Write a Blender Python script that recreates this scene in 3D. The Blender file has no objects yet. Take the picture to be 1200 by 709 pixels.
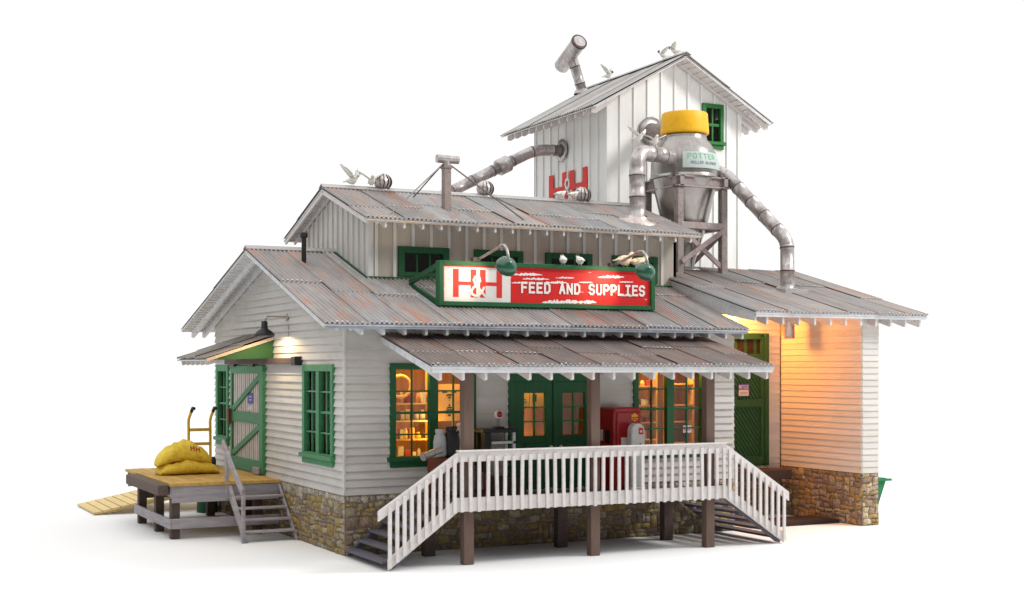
import bpy, bmesh, math, random
from mathutils import Vector, Matrix
random.seed(7)
S = bpy.context.scene
COL = S.collection

# ------------------------------------------------------------------ camera
cam = bpy.data.cameras.new("camera")
cam_o = bpy.data.objects.new("camera", cam); COL.objects.link(cam_o)
cam.sensor_width = 36.0; cam.sensor_fit = 'HORIZONTAL'
cam.lens = 1603.0 / 1200.0 * 36.0
cam.shift_y = 75.5 / 1200.0
cam_o.location = (-9.664, -26.632, 3.895)
cam_o.rotation_euler = (math.pi / 2, 0, -math.atan2(0.4524, 0.8918))
cam.clip_end = 2000
S.camera = cam_o

# ------------------------------------------------------------------ studio light
W = bpy.data.worlds.new("World"); S.world = W; W.use_nodes = True
nt = W.node_tree; N = nt.nodes; L = nt.links
bgn = N["Background"]
tc = N.new("ShaderNodeTexCoord")
dotn = N.new("ShaderNodeVectorMath"); dotn.operation = 'DOT_PRODUCT'
dotn.inputs[1].default_value = (0.52, 0.85, 0.0)
L.new(tc.outputs["Generated"], dotn.inputs[0])
mr = N.new("ShaderNodeMapRange"); mr.interpolation_type = 'SMOOTHSTEP'
mr.inputs["From Min"].default_value = -0.15; mr.inputs["From Max"].default_value = 0.45
mr.inputs["To Min"].default_value = 0.22; mr.inputs["To Max"].default_value = 1.06
L.new(dotn.outputs["Value"], mr.inputs["Value"])
sep = N.new("ShaderNodeSeparateXYZ"); L.new(tc.outputs["Generated"], sep.inputs[0])
mz = N.new("ShaderNodeMapRange"); mz.interpolation_type = 'SMOOTHSTEP'
mz.inputs["From Min"].default_value = 0.35; mz.inputs["From Max"].default_value = 0.75
mz.inputs["To Min"].default_value = 0.0; mz.inputs["To Max"].default_value = 1.0
L.new(sep.outputs["Z"], mz.inputs["Value"])
mixw = N.new("ShaderNodeMix"); mixw.data_type = 'FLOAT'
L.new(mz.outputs[0], mixw.inputs["Factor"]); L.new(mr.outputs[0], mixw.inputs["A"]); mixw.inputs["B"].default_value = 1.6
bgn.inputs["Color"].default_value = (1, 1, 1, 1)
L.new(mixw.outputs["Result"], bgn.inputs["Strength"])

def area(name, loc, target, size, power, color):
    l = bpy.data.lights.new(name, 'AREA'); l.shape = 'DISK'; l.size = size; l.energy = power; l.color = color
    o = bpy.data.objects.new(name, l); COL.objects.link(o); o.location = loc
    o.rotation_euler = (Vector(target) - Vector(loc)).to_track_quat('-Z', 'Y').to_euler()
    return o
area("key_softbox", (29, -13, 25), (8, 2, 4), 8.0, 6400, (1.0, 0.98, 0.95))
S.view_settings.view_transform = 'Standard'; S.view_settings.look = 'None'
S.view_settings.exposure = 0.0; S.view_settings.gamma = 1.0; S.view_settings.use_curve_mapping = False
S.render.engine = 'CYCLES'
S.cycles.max_bounces = 8; S.cycles.transparent_max_bounces = 12
S.cycles.sample_clamp_indirect = 6.0
S.cycles.use_denoising = True

# ------------------------------------------------------------------ materials
def s2l(r, g, b):
    f = lambda c: (c / 255 / 12.92) if c <= 10 else ((c / 255 + 0.055) / 1.055) ** 2.4
    return (f(r), f(g), f(b))

def mat(name, base, rough=0.6, metal=0.0, dirt=None, dirt_scale=(3, 3, 3), dirt_lo=0.5, dirt_hi=0.75, dirt_amt=0.6,
        rust_glint=None, rust_glint_scale=(3, 3, 3), rust_glint_lo=0.55, rust_glint_hi=0.7, grain=0.12, grain_scale=(14, 14, 14),
        bump=0.0, bump_scale=60, spec=0.4, coat=0.0):
    """Paint / metal / wood: base x face colour, broad grain, two layers of wear with shapes of their own, bump."""
    m = bpy.data.materials.new(name); m.use_nodes = True
    t = m.node_tree; n = t.nodes; l = t.links
    p = n["Principled BSDF"]; p.inputs["Roughness"].default_value = rough; p.inputs["Metallic"].default_value = metal
    p.inputs["Specular IOR Level"].default_value = spec
    p.inputs["Coat Weight"].default_value = coat
    tcn = n.new("ShaderNodeTexCoord")
    def noise(scale, detail=5.0, rg=0.6):
        mp = n.new("ShaderNodeMapping"); mp.inputs["Scale"].default_value = scale
        l.new(tcn.outputs["Object"], mp.inputs["Vector"])
        q = n.new("ShaderNodeTexNoise"); q.inputs["Scale"].default_value = 1.0
        q.inputs["Detail"].default_value = detail; q.inputs["Roughness"].default_value = rg
        l.new(mp.outputs["Vector"], q.inputs["Vector"])
        return q.outputs["Fac"]
    at = n.new("ShaderNodeVertexColor"); at.layer_name = "tint"
    mul = n.new("ShaderNodeMix"); mul.data_type = 'RGBA'; mul.blend_type = 'MULTIPLY'
    mul.inputs["Factor"].default_value = 1.0
    mul.inputs["A"].default_value = (*base, 1); l.new(at.outputs["Color"], mul.inputs["B"])
    cur = mul.outputs["Result"]
    if grain:
        g = noise(grain_scale)
        r = n.new("ShaderNodeMapRange"); r.inputs["From Min"].default_value = 0.25; r.inputs["From Max"].default_value = 0.75
        r.inputs["To Min"].default_value = 1 - grain; r.inputs["To Max"].default_value = 1 + grain
        l.new(g, r.inputs["Value"])
        x = n.new("ShaderNodeVectorMath"); x.operation = 'SCALE'
        l.new(cur, x.inputs[0]); l.new(r.outputs[0], x.inputs["Scale"]); cur = x.outputs[0]
    for colr, sc, lo, hi, amt in ((dirt, dirt_scale, dirt_lo, dirt_hi, dirt_amt), (rust_glint, rust_glint_scale, rust_glint_lo, rust_glint_hi, 0.9)):
        if colr is None: continue
        g = noise(sc, 7.0, 0.65)
        r = n.new("ShaderNodeMapRange"); r.inputs["From Min"].default_value = lo; r.inputs["From Max"].default_value = hi
        r.inputs["To Min"].default_value = 0; r.inputs["To Max"].default_value = amt
        l.new(g, r.inputs["Value"])
        x = n.new("ShaderNodeMix"); x.data_type = 'RGBA'; l.new(r.outputs[0], x.inputs["Factor"])
        l.new(cur, x.inputs["A"]); x.inputs["B"].default_value = (*colr, 1); cur = x.outputs["Result"]
    l.new(cur, p.inputs["Base Color"])
    if bump:
        b = n.new("ShaderNodeBump"); b.inputs["Strength"].default_value = bump; b.inputs["Distance"].default_value = 0.02
        l.new(noise((bump_scale,) * 3, 3.0), b.inputs["Height"]); l.new(b.outputs[0], p.inputs["Normal"])
    return m

M = {}
M['paper'] = mat('paper', (0.86, 0.86, 0.86), 0.9, grain=0.0, spec=0.1)
M['siding'] = mat('siding', s2l(198, 195, 191), 0.75, dirt=s2l(132, 124, 116), dirt_scale=(0.9, 0.9, 2.2), dirt_lo=0.48, dirt_hi=0.85, dirt_amt=0.45, grain=0.06, grain_scale=(3, 3, 60), bump=0.08)
M['siding_clean'] = mat('siding_clean', s2l(212, 209, 204), 0.75, dirt=s2l(170, 162, 152), dirt_scale=(1.2, 1.2, 2.5), dirt_lo=0.5, dirt_hi=0.85, dirt_amt=0.35, grain=0.03, grain_scale=(4, 4, 60))
M['green_old'] = mat('green_old', s2l(32, 80, 44), 0.65, dirt=s2l(34, 58, 30), dirt_scale=(5, 5, 5), dirt_amt=0.4, grain=0.1)
M['batten'] = mat('batten', s2l(212, 210, 206), 0.75, dirt=s2l(140, 134, 126), dirt_scale=(6, 6, 1.1), dirt_lo=0.52, dirt_hi=0.85, dirt_amt=0.4, grain=0.06, grain_scale=(16, 16, 2), bump=0.1)
M['tower_white'] = mat('tower_white', s2l(236, 236, 234), 0.75, dirt=s2l(176, 172, 166), dirt_scale=(6, 6, 1.1), dirt_lo=0.56, dirt_hi=0.9, dirt_amt=0.35, grain=0.04, grain_scale=(16, 16, 2), bump=0.1)
M['batten_eave_shade'] = mat('batten_eave_shade', s2l(186, 176, 164), 0.75, dirt=s2l(140, 128, 116), dirt_scale=(6, 6, 1.1), dirt_lo=0.52, dirt_hi=0.85, dirt_amt=0.4, grain=0.06, grain_scale=(16, 16, 2), bump=0.1)  # darker, warmer batten: shade under the clerestory eave put into the colour
M['fascia_blue'] = mat('fascia_blue', s2l(150, 158, 170), 0.7, dirt=s2l(110, 112, 120), dirt_scale=(4, 4, 4), dirt_amt=0.5, grain=0.1)
M['raw_wood'] = mat('raw_wood', s2l(206, 182, 158), 0.8, grain=0.1)
M['white'] = mat('white', s2l(215, 210, 208), 0.65, dirt=s2l(160, 138, 130), dirt_scale=(5, 5, 5), dirt_lo=0.5, dirt_hi=0.8, dirt_amt=0.4, grain=0.06, bump=0.15)
M['trimgrey'] = mat('trimgrey', s2l(205, 206, 208), 0.7, dirt=s2l(140, 140, 146), dirt_scale=(4, 4, 4), dirt_amt=0.5, grain=0.08)
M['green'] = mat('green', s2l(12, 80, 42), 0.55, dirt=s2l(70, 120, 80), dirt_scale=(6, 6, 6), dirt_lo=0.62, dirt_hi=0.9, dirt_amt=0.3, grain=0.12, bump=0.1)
M['green_lit_side'] = mat('green_lit_side', s2l(62, 128, 86), 0.6, dirt=s2l(40, 90, 58), dirt_scale=(5, 5, 5), dirt_amt=0.4, grain=0.12, bump=0.1)  # lighter copy of green, the gable side's brighter light put into the colour
M['window_green'] = mat('window_green', s2l(40, 112, 52), 0.6, grain=0.1)
M['green_board'] = mat('green_board', s2l(42, 90, 46), 0.6, grain=0.1)
RT = dict(rough=0.55, metal=0.2, grain=0.2, bump=0.1, spec=0.4)
M['tin'] = mat('tin', s2l(160, 158, 157), dirt=s2l(112, 108, 106), dirt_scale=(2.0, 0.5, 0.5), dirt_lo=0.46, dirt_hi=0.68, dirt_amt=0.6, rust_glint=s2l(180, 130, 108), rust_glint_scale=(3.8, 0.5, 0.5), rust_glint_lo=0.53, rust_glint_hi=0.67, grain_scale=(34, 1.3, 1.3), **RT)
M['tin_dark'] = mat('tin_dark', s2l(132, 122, 118), dirt=s2l(92, 84, 80), dirt_scale=(3, 0.6, 0.6), dirt_lo=0.46, dirt_hi=0.7, dirt_amt=0.6, rust_glint=s2l(150, 104, 88), rust_glint_scale=(4.5, 0.7, 0.7), rust_glint_lo=0.52, rust_glint_hi=0.7, grain_scale=(30, 2, 2), **RT)
M['tin_pale'] = mat('tin_pale', s2l(178, 175, 172), dirt=s2l(130, 126, 122), dirt_scale=(0.5, 4, 0.5), dirt_lo=0.48, dirt_hi=0.75, dirt_amt=0.5, rust_glint=s2l(168, 150, 138), rust_glint_scale=(0.7, 6, 0.7), rust_glint_lo=0.58, rust_glint_hi=0.8, grain_scale=(2, 26, 2), **RT)
M['tin_awning'] = mat('tin_awning', s2l(140, 132, 126), dirt=s2l(96, 90, 86), dirt_scale=(0.6, 4, 0.6), dirt_amt=0.6, rust_glint=s2l(110, 84, 72), rust_glint_scale=(0.8, 6, 0.8), rust_glint_lo=0.5, rust_glint_hi=0.75, grain_scale=(2, 26, 2), **RT)
M['chip'] = mat('chip', s2l(238, 238, 238), 0.7, grain=0.05)
M['stone'] = mat('stone', (1.35, 1.33, 1.32), 0.9, dirt=s2l(110, 98, 92), dirt_scale=(9, 9, 11), dirt_lo=0.46, dirt_hi=0.62, dirt_amt=0.7, rust_glint=s2l(184, 158, 66), rust_glint_scale=(9, 9, 11), rust_glint_lo=0.56, rust_glint_hi=0.65, grain=0.55, grain_scale=(30, 30, 30), bump=1.0, bump_scale=20, spec=0.2)
M['mortar'] = mat('mortar', s2l(122, 110, 96), 0.95, dirt=s2l(60, 52, 44), dirt_scale=(5, 5, 5), grain=0.4, bump=0.8, bump_scale=24)
M['brown'] = mat('brown', s2l(104, 84, 74), 0.75, dirt=s2l(70, 56, 50), dirt_scale=(8, 8, 1.2), dirt_amt=0.5, grain=0.1, grain_scale=(25, 25, 3), bump=0.15)
M['darkwood'] = mat('darkwood', s2l(84, 70, 64), 0.8, dirt=s2l(50, 42, 40), dirt_scale=(6, 6, 2), dirt_amt=0.5, grain=0.15, bump=0.15)
M['greywood'] = mat('greywood', s2l(164, 158, 162), 0.8, dirt=s2l(110, 102, 104), dirt_scale=(2, 2, 12), dirt_lo=0.45, dirt_hi=0.75, dirt_amt=0.6, grain=0.12, grain_scale=(3, 3, 30), bump=0.2)
M['step'] = mat('step', s2l(92, 90, 100), 0.8, dirt=s2l(60, 58, 66), dirt_scale=(6, 2, 6), dirt_amt=0.5, grain=0.1)
M['deck'] = mat('deck', s2l(196, 158, 84), 0.8, dirt=s2l(120, 92, 48), dirt_scale=(9, 1.2, 5), dirt_lo=0.45, dirt_hi=0.8, dirt_amt=0.6, grain=0.15, grain_scale=(24, 2, 8), bump=0.1)
M['ramp'] = mat('ramp', s2l(222, 196, 138), 0.8, dirt=s2l(170, 140, 84), dirt_scale=(9, 2, 5), dirt_amt=0.4, grain=0.1)
M['galv'] = mat('galv', s2l(182, 176, 174), 0.36, 0.65, dirt=s2l(132, 118, 115), dirt_scale=(5, 5, 2.5), dirt_lo=0.46, dirt_hi=0.7, dirt_amt=0.7, rust_glint=s2l(216, 216, 220), rust_glint_scale=(11, 11, 7), rust_glint_lo=0.56, rust_glint_hi=0.72, grain=0.25, grain_scale=(16, 16, 5), bump=0.25, bump_scale=18)  # second layer is pale: bright highlights painted as patches on the ducts
M['aluminium'] = mat('aluminium', s2l(158, 154, 150), 0.26, 0.88, dirt=s2l(134, 118, 112), dirt_scale=(3.4, 3.4, 1.2), dirt_lo=0.48, dirt_hi=0.72, dirt_amt=0.65, grain=0.14, grain_scale=(14, 14, 2), bump=0.1, bump_scale=12)
M['steel'] = mat('steel', s2l(150, 138, 134), 0.55, 0.35, dirt=s2l(86, 70, 66), dirt_scale=(5, 5, 5), dirt_amt=0.6, grain=0.2, bump=0.1)
M['wire'] = mat('wire', s2l(120, 116, 114), 0.4, 0.7, grain=0.1)
M['seam'] = mat('seam', s2l(92, 76, 76), 0.6, 0.4, grain=0.2)
M['black'] = mat('black', s2l(34, 33, 34), 0.5, grain=0.2)
M['yellow'] = mat('yellow', s2l(236, 178, 20), 0.5, dirt=s2l(200, 140, 20), dirt_scale=(4, 4, 4), dirt_amt=0.4, grain=0.06)
M['sack'] = mat('sack', s2l(228, 198, 70), 0.85, dirt=s2l(150, 116, 36), dirt_scale=(5, 5, 5), dirt_lo=0.5, dirt_hi=0.75, dirt_amt=0.6, grain=0.15, bump=0.3, bump_scale=40)
M['truck_yellow'] = mat('truck_yellow', s2l(228, 182, 56), 0.5, grain=0.12)
M['red'] = mat('red', s2l(206, 30, 28), 0.5, dirt=s2l(226, 222, 216), dirt_scale=(1.3, 5, 6.5), dirt_lo=0.63, dirt_hi=0.655, dirt_amt=0.95, grain=0.08, spec=0.3)
M['red_letter'] = mat('red_letter', s2l(216, 48, 40), 0.55, dirt=s2l(236, 220, 214), dirt_scale=(4, 4, 9), dirt_lo=0.68, dirt_hi=0.7, dirt_amt=0.9, grain=0.08, spec=0.3)
M['sign_white'] = mat('sign_white', s2l(226, 222, 218), 0.55, dirt=s2l(190, 180, 174), dirt_scale=(2, 2, 2), dirt_amt=0.4, grain=0.03, spec=0.3)
M['letter_white'] = mat('letter_white', s2l(232, 228, 224), 0.55, dirt=s2l(206, 40, 36), dirt_scale=(5, 5, 11), dirt_lo=0.7, dirt_hi=0.72, dirt_amt=0.6, grain=0.03, spec=0.3)
M['soda'] = mat('soda', s2l(166, 26, 32), 0.35, grain=0.08, coat=0.2)
M['soda_dark'] = mat('soda_dark', s2l(96, 18, 22), 0.4, grain=0.1)
M['enamel'] = mat('enamel', s2l(222, 222, 220), 0.4, dirt=s2l(150, 150, 150), dirt_scale=(6, 6, 6), dirt_amt=0.4, grain=0.05)
M['can_grey'] = mat('can_grey', s2l(176, 178, 182), 0.5, dirt=s2l(120, 120, 124), dirt_scale=(7, 7, 7), dirt_amt=0.6, grain=0.1)
M['print_red'] = mat('print_red', s2l(180, 70, 50), 0.8, grain=0.2)
M['emblem'] = mat('emblem', s2l(240, 176, 40), 0.5, grain=0.1)
M['blue'] = mat('blue', s2l(70, 70, 150), 0.6, grain=0.08)
M['notice_paper'] = mat('notice_paper', s2l(206, 198, 206), 0.8, grain=0.05)
M['ink'] = mat('ink', s2l(120, 124, 150), 0.8, grain=0.05)
M['ink_green'] = mat('ink_green', s2l(120, 184, 150), 0.7, grain=0.05)
M['green_enamel'] = mat('green_enamel', s2l(24, 84, 60), 0.22, grain=0.08, spec=0.6, coat=0.4)
M['label'] = mat('label', s2l(180, 192, 186), 0.5, grain=0.04)
M['feather'] = mat('feather', s2l(236, 234, 226), 0.9, dirt=s2l(190, 186, 170), dirt_scale=(14, 14, 14), dirt_amt=0.4, grain=0.05)
M['feather_cream'] = mat('feather_cream', s2l(232, 214, 180), 0.9, dirt=s2l(176, 120, 80), dirt_scale=(9, 9, 9), dirt_lo=0.5, dirt_hi=0.6, dirt_amt=0.8, grain=0.08)
M['bird_head'] = mat('bird_head', s2l(110, 92, 86), 0.8, grain=0.1)
M['dumpster'] = mat('dumpster', s2l(36, 124, 78), 0.6, dirt=s2l(30, 80, 54), dirt_scale=(5, 5, 5), dirt_amt=0.5, grain=0.12)
M['rubber'] = mat('rubber', s2l(48, 42, 42), 0.85, grain=0.15)
M['room_wood'] = mat('room_wood', s2l(146, 96, 42), 0.7, dirt=s2l(96, 54, 26), dirt_scale=(9, 2, 0.8), dirt_lo=0.42, dirt_hi=0.7, dirt_amt=0.8, grain=0.25, grain_scale=(18, 4, 1.5))
M['room_dark'] = mat('room_dark', s2l(90, 52, 28), 0.8, dirt=s2l(44, 26, 16), dirt_scale=(12, 4, 1.2), dirt_amt=0.7, grain=0.3, grain_scale=(22, 8, 3))
M['shelfwood'] = mat('shelfwood', s2l(224, 176, 96), 0.7, grain=0.12)
M['goods'] = mat('goods', (1, 1, 1), 0.5, grain=0.2)
M['leather'] = mat('leather', s2l(120, 66, 48), 0.7, dirt=s2l(70, 38, 28), dirt_scale=(5, 5, 5), dirt_amt=0.5, grain=0.12)

gm = bpy.data.materials.new('glass'); gm.use_nodes = True
t = gm.node_tree; t.nodes.clear()
o_ = t.nodes.new("ShaderNodeOutputMaterial"); tr = t.nodes.new("ShaderNodeBsdfTransparent"); gl = t.nodes.new("ShaderNodeBsdfGlossy")
tr.inputs["Color"].default_value = (0.93, 0.95, 0.93, 1); gl.inputs["Roughness"].default_value = 0.05
mx = t.nodes.new("ShaderNodeMixShader"); mx.inputs[0].default_value = 0.022
t.links.new(tr.outputs[0], mx.inputs[1]); t.links.new(gl.outputs[0], mx.inputs[2]); t.links.new(mx.outputs[0], o_.inputs["Surface"])
M['glass'] = gm
def bulb(name, col, st):
    m = bpy.data.materials.new(name); m.use_nodes = True
    p = m.node_tree.nodes["Principled BSDF"]; p.inputs["Emission Color"].default_value = (*col, 1); p.inputs["Emission Strength"].default_value = st
    return m
M['bulb'] = bulb('bulb', (1, 0.8, 0.5), 6.0)

# ------------------------------------------------------------------ mesh builder
ORG = {}
class G:
    def __init__(s): s.V = []; s.F = []; s.M = []; s.C = []; s.mats = []; s.SM = []
    def mi(s, m):
        if m not in s.mats: s.mats.append(m)
        return s.mats.index(m)
    def add(s, vs, fs, m, c=(1, 1, 1), sm=False):
        b = len(s.V); s.V += [Vector(v) for v in vs]; k = s.mi(m)
        for f in fs: s.F.append([b + i for i in f]); s.M.append(k); s.C.append(c); s.SM.append(sm)
    BF = [(0, 1, 3, 2), (4, 6, 7, 5), (0, 4, 5, 1), (2, 3, 7, 6), (0, 2, 6, 4), (1, 5, 7, 3)]
    def box(s, x0, x1, y0, y1, z0, z1, m, c=(1, 1, 1)):
        s.add([(x, y, z) for x in (x0, x1) for y in (y0, y1) for z in (z0, z1)], s.BF, m, c)
    def beam(s, p, q, w, h, m, up=(0, 0, 1), c=(1, 1, 1)):
        """square bar from p to q: h along the up side, w across"""
        p = Vector(p); q = Vector(q); d = (q - p).normalized(); up = Vector(up)
        if abs(d.dot(up)) > 0.98: up = Vector((0, 1, 0))
        sd = d.cross(up).normalized(); u2 = sd.cross(d).normalized()
        vs = [b + sd * (i * w / 2) + u2 * (j * h / 2) for b in (p, q) for i in (-1, 1) for j in (-1, 1)]
        s.add(vs, s.BF, m, c)
    def prism(s, poly, off, m, c=(1, 1, 1)):
        """closed polygon poly pushed along off"""
        n = len(poly); off = Vector(off)
        vs = [Vector(v) for v in poly] + [Vector(v) + off for v in poly]
        fs = [list(range(n))[::-1], list(range(n, 2 * n))] + [(i, (i + 1) % n, n + (i + 1) % n, n + i) for i in range(n)]
        s.add(vs, fs, m, c)
    def tube(s, pts, r, m, n=12, cap=True, c=(1, 1, 1), sm=True):
        pts = [Vector(p) for p in pts]; k = len(pts)
        rs = r if isinstance(r, (list, tuple)) else [r] * k
        vs = []; prev = None
        for i, p in enumerate(pts):
            a = (pts[i] - pts[i - 1]).normalized() if i else (pts[1] - pts[0]).normalized()
            b = (pts[i + 1] - pts[i]).normalized() if i < k - 1 else a
            d = (a + b).normalized()
            if prev is None:
                x = d.cross(Vector((0.13, 0.37, 0.92))).normalized()
            else:
                x = (prev - d * prev.dot(d)).normalized()
            y = d.cross(x); prev = x
            st = 1 / max(0.5, d.dot(a))
            for j in range(n):
                t = 2 * math.pi * j / n
                vs.append(p + (x * math.cos(t) + y * math.sin(t)) * rs[i] * (1 if st == 1 else st ** 0.5))
        fs = [(i * n + j, i * n + (j + 1) % n, (i + 1) * n + (j + 1) % n, (i + 1) * n + j) for i in range(k - 1) for j in range(n)]
        s.add(vs, fs, m, c, sm)
        if cap:
            s.add(vs[:n], [list(range(n))[::-1]], m, c); s.add(vs[-n:], [list(range(n))], m, c)
    def lathe(s, prof, cen, m, n=32, c=(1, 1, 1), axis=None, sm=True):
        cen = Vector(cen)
        R = Matrix.Identity(3) if axis is None else Vector(axis).to_track_quat('Z', 'Y').to_matrix()
        vs = [cen + R @ Vector((r * math.cos(2 * math.pi * j / n), r * math.sin(2 * math.pi * j / n), z)) for r, z in prof for j in range(n)]
        fs = [(i * n + j, i * n + (j + 1) % n, (i + 1) * n + (j + 1) % n, (i + 1) * n + j) for i in range(len(prof) - 1) for j in range(n)]
        s.add(vs, fs, m, c, sm)
    def build(s, name, parent=None, origin=None, bevel=0.0, recalc=True):
        org = Vector(origin) if origin is not None else (ORG[parent.name] if parent else Vector((0, 0, 0)))
        me = bpy.data.meshes.new(name)
        me.from_pydata([v - org for v in s.V], [], s.F)
        for m in s.mats: me.materials.append(M[m])
        for p, k, q in zip(me.polygons, s.M, s.SM): p.material_index = k; p.use_smooth = q
        at = me.color_attributes.new("tint", 'FLOAT_COLOR', 'CORNER')
        buf = []
        for p, c in zip(me.polygons, s.C): buf += [c[0], c[1], c[2], 1.0] * p.loop_total
        at.data.foreach_set("color", buf)
        if recalc:
            bm = bmesh.new(); bm.from_mesh(me); bmesh.ops.recalc_face_normals(bm, faces=bm.faces); bm.to_mesh(me); bm.free()
        o = bpy.data.objects.new(name, me); COL.objects.link(o); ORG[o.name] = org
        if parent: o.parent = parent
        else: o.location = org
        if bevel:
            b = o.modifiers.new("edge", 'BEVEL'); b.width = bevel; b.segments = 1; b.limit_method = 'ANGLE'; b.angle_limit = 0.8
        return o

def thing(name, label, cat, loc, group=None):
    o = bpy.data.objects.new(name, None); COL.objects.link(o); o.location = loc; o.empty_display_size = 0.3
    ORG[o.name] = Vector(loc); o['label'] = label; o['category'] = cat
    if group: o['group'] = group
    return o
def tag(o, label, cat, group=None):
    o['label'] = label; o['category'] = cat
    if group: o['group'] = group
    return o
def dup(root, loc, label):
    r = root.copy(); COL.objects.link(r); r.location = loc; r['label'] = label; ORG[r.name] = Vector(loc)
    for ch in list(root.children):
        c = ch.copy(); COL.objects.link(c); c.parent = r
        for g in list(ch.children):
            d = g.copy(); COL.objects.link(d); d.parent = c
    return r

class Plane:
    """a wall plane: u runs along the wall, z up, d out of the wall"""
    def __init__(s, o, u, n): s.o = Vector(o); s.u = Vector(u); s.n = Vector(n)
    def p(s, u, z, d=0.0): return s.o + s.u * u + s.n * d + Vector((0, 0, z))
    def box(s, g, u0, u1, z0, z1, d0, d1, m, c=(1, 1, 1)):
        g.add([s.p(u, z, d) for u in (u0, u1) for d in (d0, d1) for z in (z0, z1)], G.BF, m, c)
    def beam(s, g, a, b, w, h, d, m): g.beam(s.p(a[0], a[1], d), s.p(b[0], b[1], d), w, h, m, up=s.n)

FRONT = Plane((0, 0, 0), (1, 0, 0), (0, -1, 0))
LEFT = Plane((0, 0, 0), (0, 1, 0), (-1, 0, 0))

def cut(u0, u1, za, zb, holes):
    iv = [(u0, u1)]
    zm = (za + zb) / 2
    for h in holes:
        if h[2] < zm < h[3]:
            nv = []
            for a, b in iv:
                if h[1] <= a or h[0] >= b: nv.append((a, b)); continue
                if h[0] > a: nv.append((a, h[0]))
                if h[1] < b: nv.append((h[1], b))
            iv = nv
    return iv

def siding(g, pl, z0, z1, span, holes=(), pitch=0.165, m='siding', inner=-0.1, zbreaks=(), lap=0.043):
    """lapped boards; span(z) -> (u0,u1)"""
    rng = random.Random(int(abs(pl.o.x * 31 + pl.o.y * 17 + z0 * 7) * 10))
    brk = sorted(set([round(h[i], 4) for h in holes for i in (2, 3)] + list(zbreaks)))
    z = z0
    while z < z1 - 1e-4:
        zt = min(z + pitch, z1)
        cs = [z] + [b for b in brk if z + 1e-3 < b < zt - 1e-3] + [zt]
        tone = 1 + rng.uniform(-0.07, 0.05); c = (tone, tone * rng.uniform(0.985, 1.01), tone * rng.uniform(0.96, 1.01))
        dz = rng.uniform(-0.14, 0.14) * lap * (0.3 if lap < 0.03 else 1)
        for a, b in zip(cs, cs[1:]):
            ua, ub = span(a), span(b)
            da = lap * (1 - (a - z) / pitch) + 0.004 + dz; db = lap * (1 - (b - z) / pitch) + 0.004 + dz
            for (p, q) in cut(min(ua[0], ub[0]), max(ua[1], ub[1]), a, b, holes):
                pa, qa = max(p, ua[0]), min(q, ua[1]); pb, qb = max(p, ub[0]), min(q, ub[1])
                if qb <= pb: pb = qb = (pb + qb) / 2
                if qa <= pa: continue
                vs = [pl.p(pa, a, da), pl.p(qa, a, da), pl.p(qb, b, db), pl.p(pb, b, db), pl.p(pa, a, inner), pl.p(qa, a, inner), pl.p(qb, b, inner), pl.p(pb, b, inner)]
                g.add(vs, [(0, 1, 2, 3), (4, 7, 6, 5), (0, 4, 5, 1), (3, 2, 6, 7), (0, 3, 7, 4), (1, 5, 6, 2)], m, c)
        z = zt

def battens(g, pl, u0, u1, zlo, zhi, holes=(), step=0.46, first=0.2, m='batten', inner=-0.08, ridge=None, bw=0.06, m2=None):
    """flat boards with cover strips; zlo(u), zhi(u) give the bottom and top of the wall"""
    us = [u0]; u = u0 + first
    while u < u1 - 0.05: us.append(u); u += step
    us.append(u1)
    if ridge is not None: us.append(ridge)
    for h in holes: us += [h[0], h[1]]
    us = sorted(set(us))
    rng = random.Random(len(us) + int(u1 * 10))
    for a, b in zip(us, us[1:]):
        tone = 1 + rng.uniform(-0.06, 0.03); c = (tone, tone, tone * 0.985)
        zs = [None]
        hs = [h for h in holes if h[0] < (a + b) / 2 < h[1]]
        segs = [((zlo(a), zlo(b)), (zhi(a), zhi(b)))]
        if hs:
            h = hs[0]; segs = [((zlo(a), zlo(b)), (h[2], h[2])), ((h[3], h[3]), (zhi(a), zhi(b)))]
        for (la, lb), (ta, tb) in segs:
            if ta - la < 0.01 and tb - lb < 0.01: continue
            vs = [pl.p(a, la, 0), pl.p(b, lb, 0), pl.p(b, tb, 0), pl.p(a, ta, 0), pl.p(a, la, inner), pl.p(b, lb, inner), pl.p(b, tb, inner), pl.p(a, ta, inner)]
            g.add(vs, [(0, 1, 2, 3), (4, 7, 6, 5), (0, 4, 5, 1), (3, 2, 6, 7), (0, 3, 7, 4), (1, 5, 6, 2)], m, c)
    u = u0 + first
    while u < u1 - 0.05:
        hs = [h for h in holes if h[0] - bw / 2 < u < h[1] + bw / 2]
        segs = [(zlo(u), zhi(u))] if not hs else [(zlo(u), hs[0][2]), (hs[0][3], zhi(u))]
        for a, b in segs:
            if b - a > 0.02: pl.box(g, u - bw / 2, u + bw / 2, a, b - 0.005, 0.002, 0.042, m2 or m)
        u += step

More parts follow.
